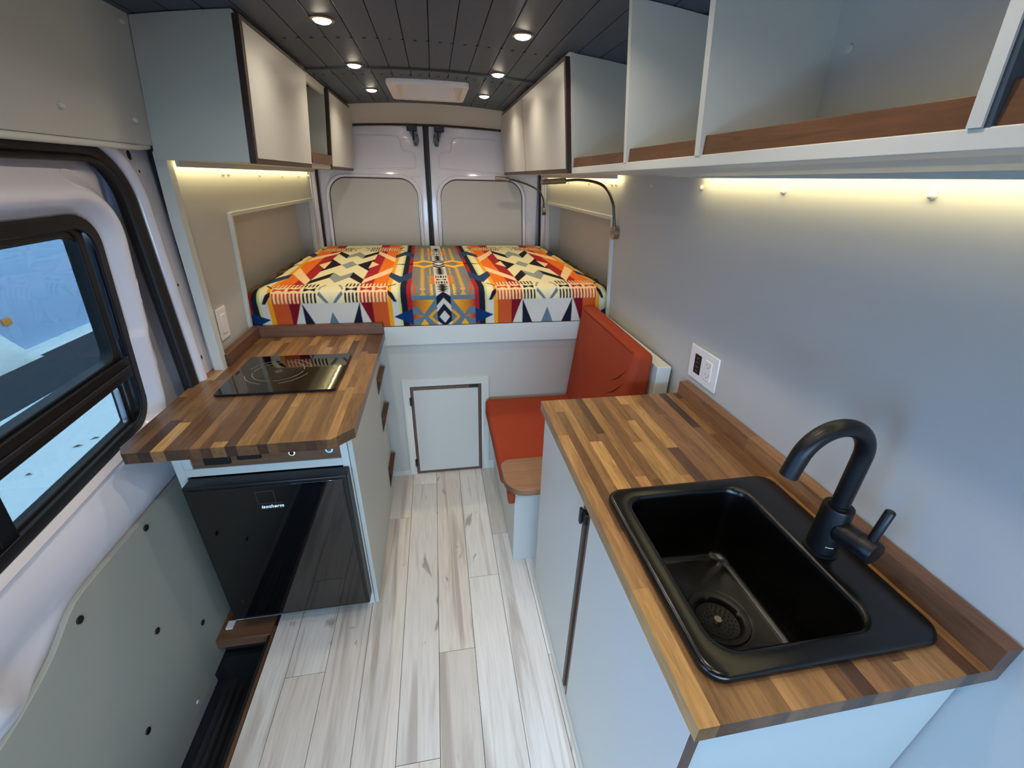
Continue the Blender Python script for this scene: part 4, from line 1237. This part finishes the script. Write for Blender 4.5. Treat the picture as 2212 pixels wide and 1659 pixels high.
# ------------------------------------------------------------------ outside the window
gr = box('ground', -14, 8, -14, 14, -.85, -.80, SNOW); tag(gr, 'snow covered ground outside the van', 'ground', kind='structure')
rd = box('road', -5.55, -4.50, -12, 13, -.80, -.795, ASPH); tag(rd, 'dark bare strip of asphalt between banks of snow', 'road', kind='structure')
bw = box('building', -6.1, -5.72, -12, 13.5, -.80, 3.6, BWALL); tag(bw, 'pale blue building wall beyond the snowy road', 'building')
rr = random.Random(9)
V = []; F = []; nx_, ny_ = 24, 30
for j in range(ny_ + 1):
    for i in range(nx_ + 1):
        x = -5.75 + .32 * i / nx_; y = 3.2 + 3.2 * j / ny_
        h = .80 * min(1, j / 8) * min(1, (ny_ - j) / 3.5) * (1 - i / nx_) ** .5 if 0 < j < ny_ else 0
        V.append((x, y, -.80 + max(0, h * rr.uniform(.86, 1.12))))
for j in range(ny_):
    for i in range(nx_): a = j * (nx_ + 1) + i; F.append((a, a + 1, a + nx_ + 2, a + nx_ + 1))
sp_ = link('snow_bank', V, F, SNOW, smooth=True); tag(sp_, 'heap of ploughed snow against the building wall', 'snow bank')
b2 = prism('snow_berm', [(-5.72, -.80), (-5.50, -.80), (-5.53, -.77), (-5.62, -.75), (-5.72, -.74)], 'y', -6, 12, SNOW); tag(b2, 'narrow ridge of snow along the foot of the building wall', 'snow bank')
rt = random.Random(4); V = []; F = []
for q in range(46):
    x, y, a, l = rt.uniform(-4.3, -1.6), rt.uniform(1.2, 5.5), rt.uniform(-.5, .7), rt.uniform(.03, .10)
    dx, dy = math.cos(a) * l, math.sin(a) * l; wv = rt.uniform(.004, .012); n0 = len(V)
    V += [(x, y, -.799), (x + dx, y + dy, -.795), (x + dx * .5 - dy * wv / l, y + dy * .5 + dx * wv / l, -.785), (x + dx * .6 + dy * wv / l, y + dy * .6 - dx * wv / l, -.79)]
    F += [(n0, n0 + 3, n0 + 1, n0 + 2), (n0, n0 + 2, n0 + 3), (n0 + 1, n0 + 3, n0 + 2)]
tw = link('leaf_litter', V, F, mat('brown_leaf_litter', srgb(96, 82, 78), .9)); tag(tw, 'scattered brown leaves and twigs on the snow outside the window', 'leaves', kind='stuff')
mk = box('marker', -5.72, -5.69, 6.38, 6.50, -.36, -.27, ORG, bevel=.01); tag(mk, 'small orange marker on the building wall', 'marker')

# ------------------------------------------------------------------ driver's cab behind the camera, unseen; windows let daylight in, header and closed side block it
CAB = mat('cab_grey_plastic', srgb(92, 94, 98), .7)
cw = boxes('wall_front', [(-.97, -.955, -2.3, -1.0, -.3, .55), (.955, .97, -2.3, -.75, -.3, .95), (-.97, -.955, -2.3, -1.0, 1.38, 1.75), (.955, .97, -2.3, -.75, 1.50, 1.75), (-.97, -.955, -2.3, -2.15, .55, 1.38), (.955, .97, -2.3, -1.75, .95, 1.50), (.955, .97, -1.75, -.75, .95, 1.50),  # right-hand window closed off to keep daylight off the left side
     (-.97, .97, -2.3, -2.28, -.3, .72), (-.97, .97, -2.3, -2.28, 1.40, 1.75), (-.97, .97, -2.3, -.75, 1.66, 1.68), (-.97, .97, -.80, -.76, 1.20, 2.14), (-.97, .97, -2.3, -.05, -.33, -.28), (-.95, .95, -2.28, -1.9, .55, .70)], CAB)  # low header added to block daylight from the upper surfaces
tag(cw, 'unseen dark grey driver cab shell with a header added to block light', 'wall', kind='structure')
def portal(name, loc, d, sx, sy):
    o = area(name, loc, d, sx, sy, 1, (1, 1, 1)); o.data.cycles.is_portal = True
portal('windscreen_portal', (0, -2.27, 1.06), (0, 1, 0), 1.88, .68)
portal('left_window_portal', (-.95, -1.58, .965), (1, 0, 0), .83, 1.15)
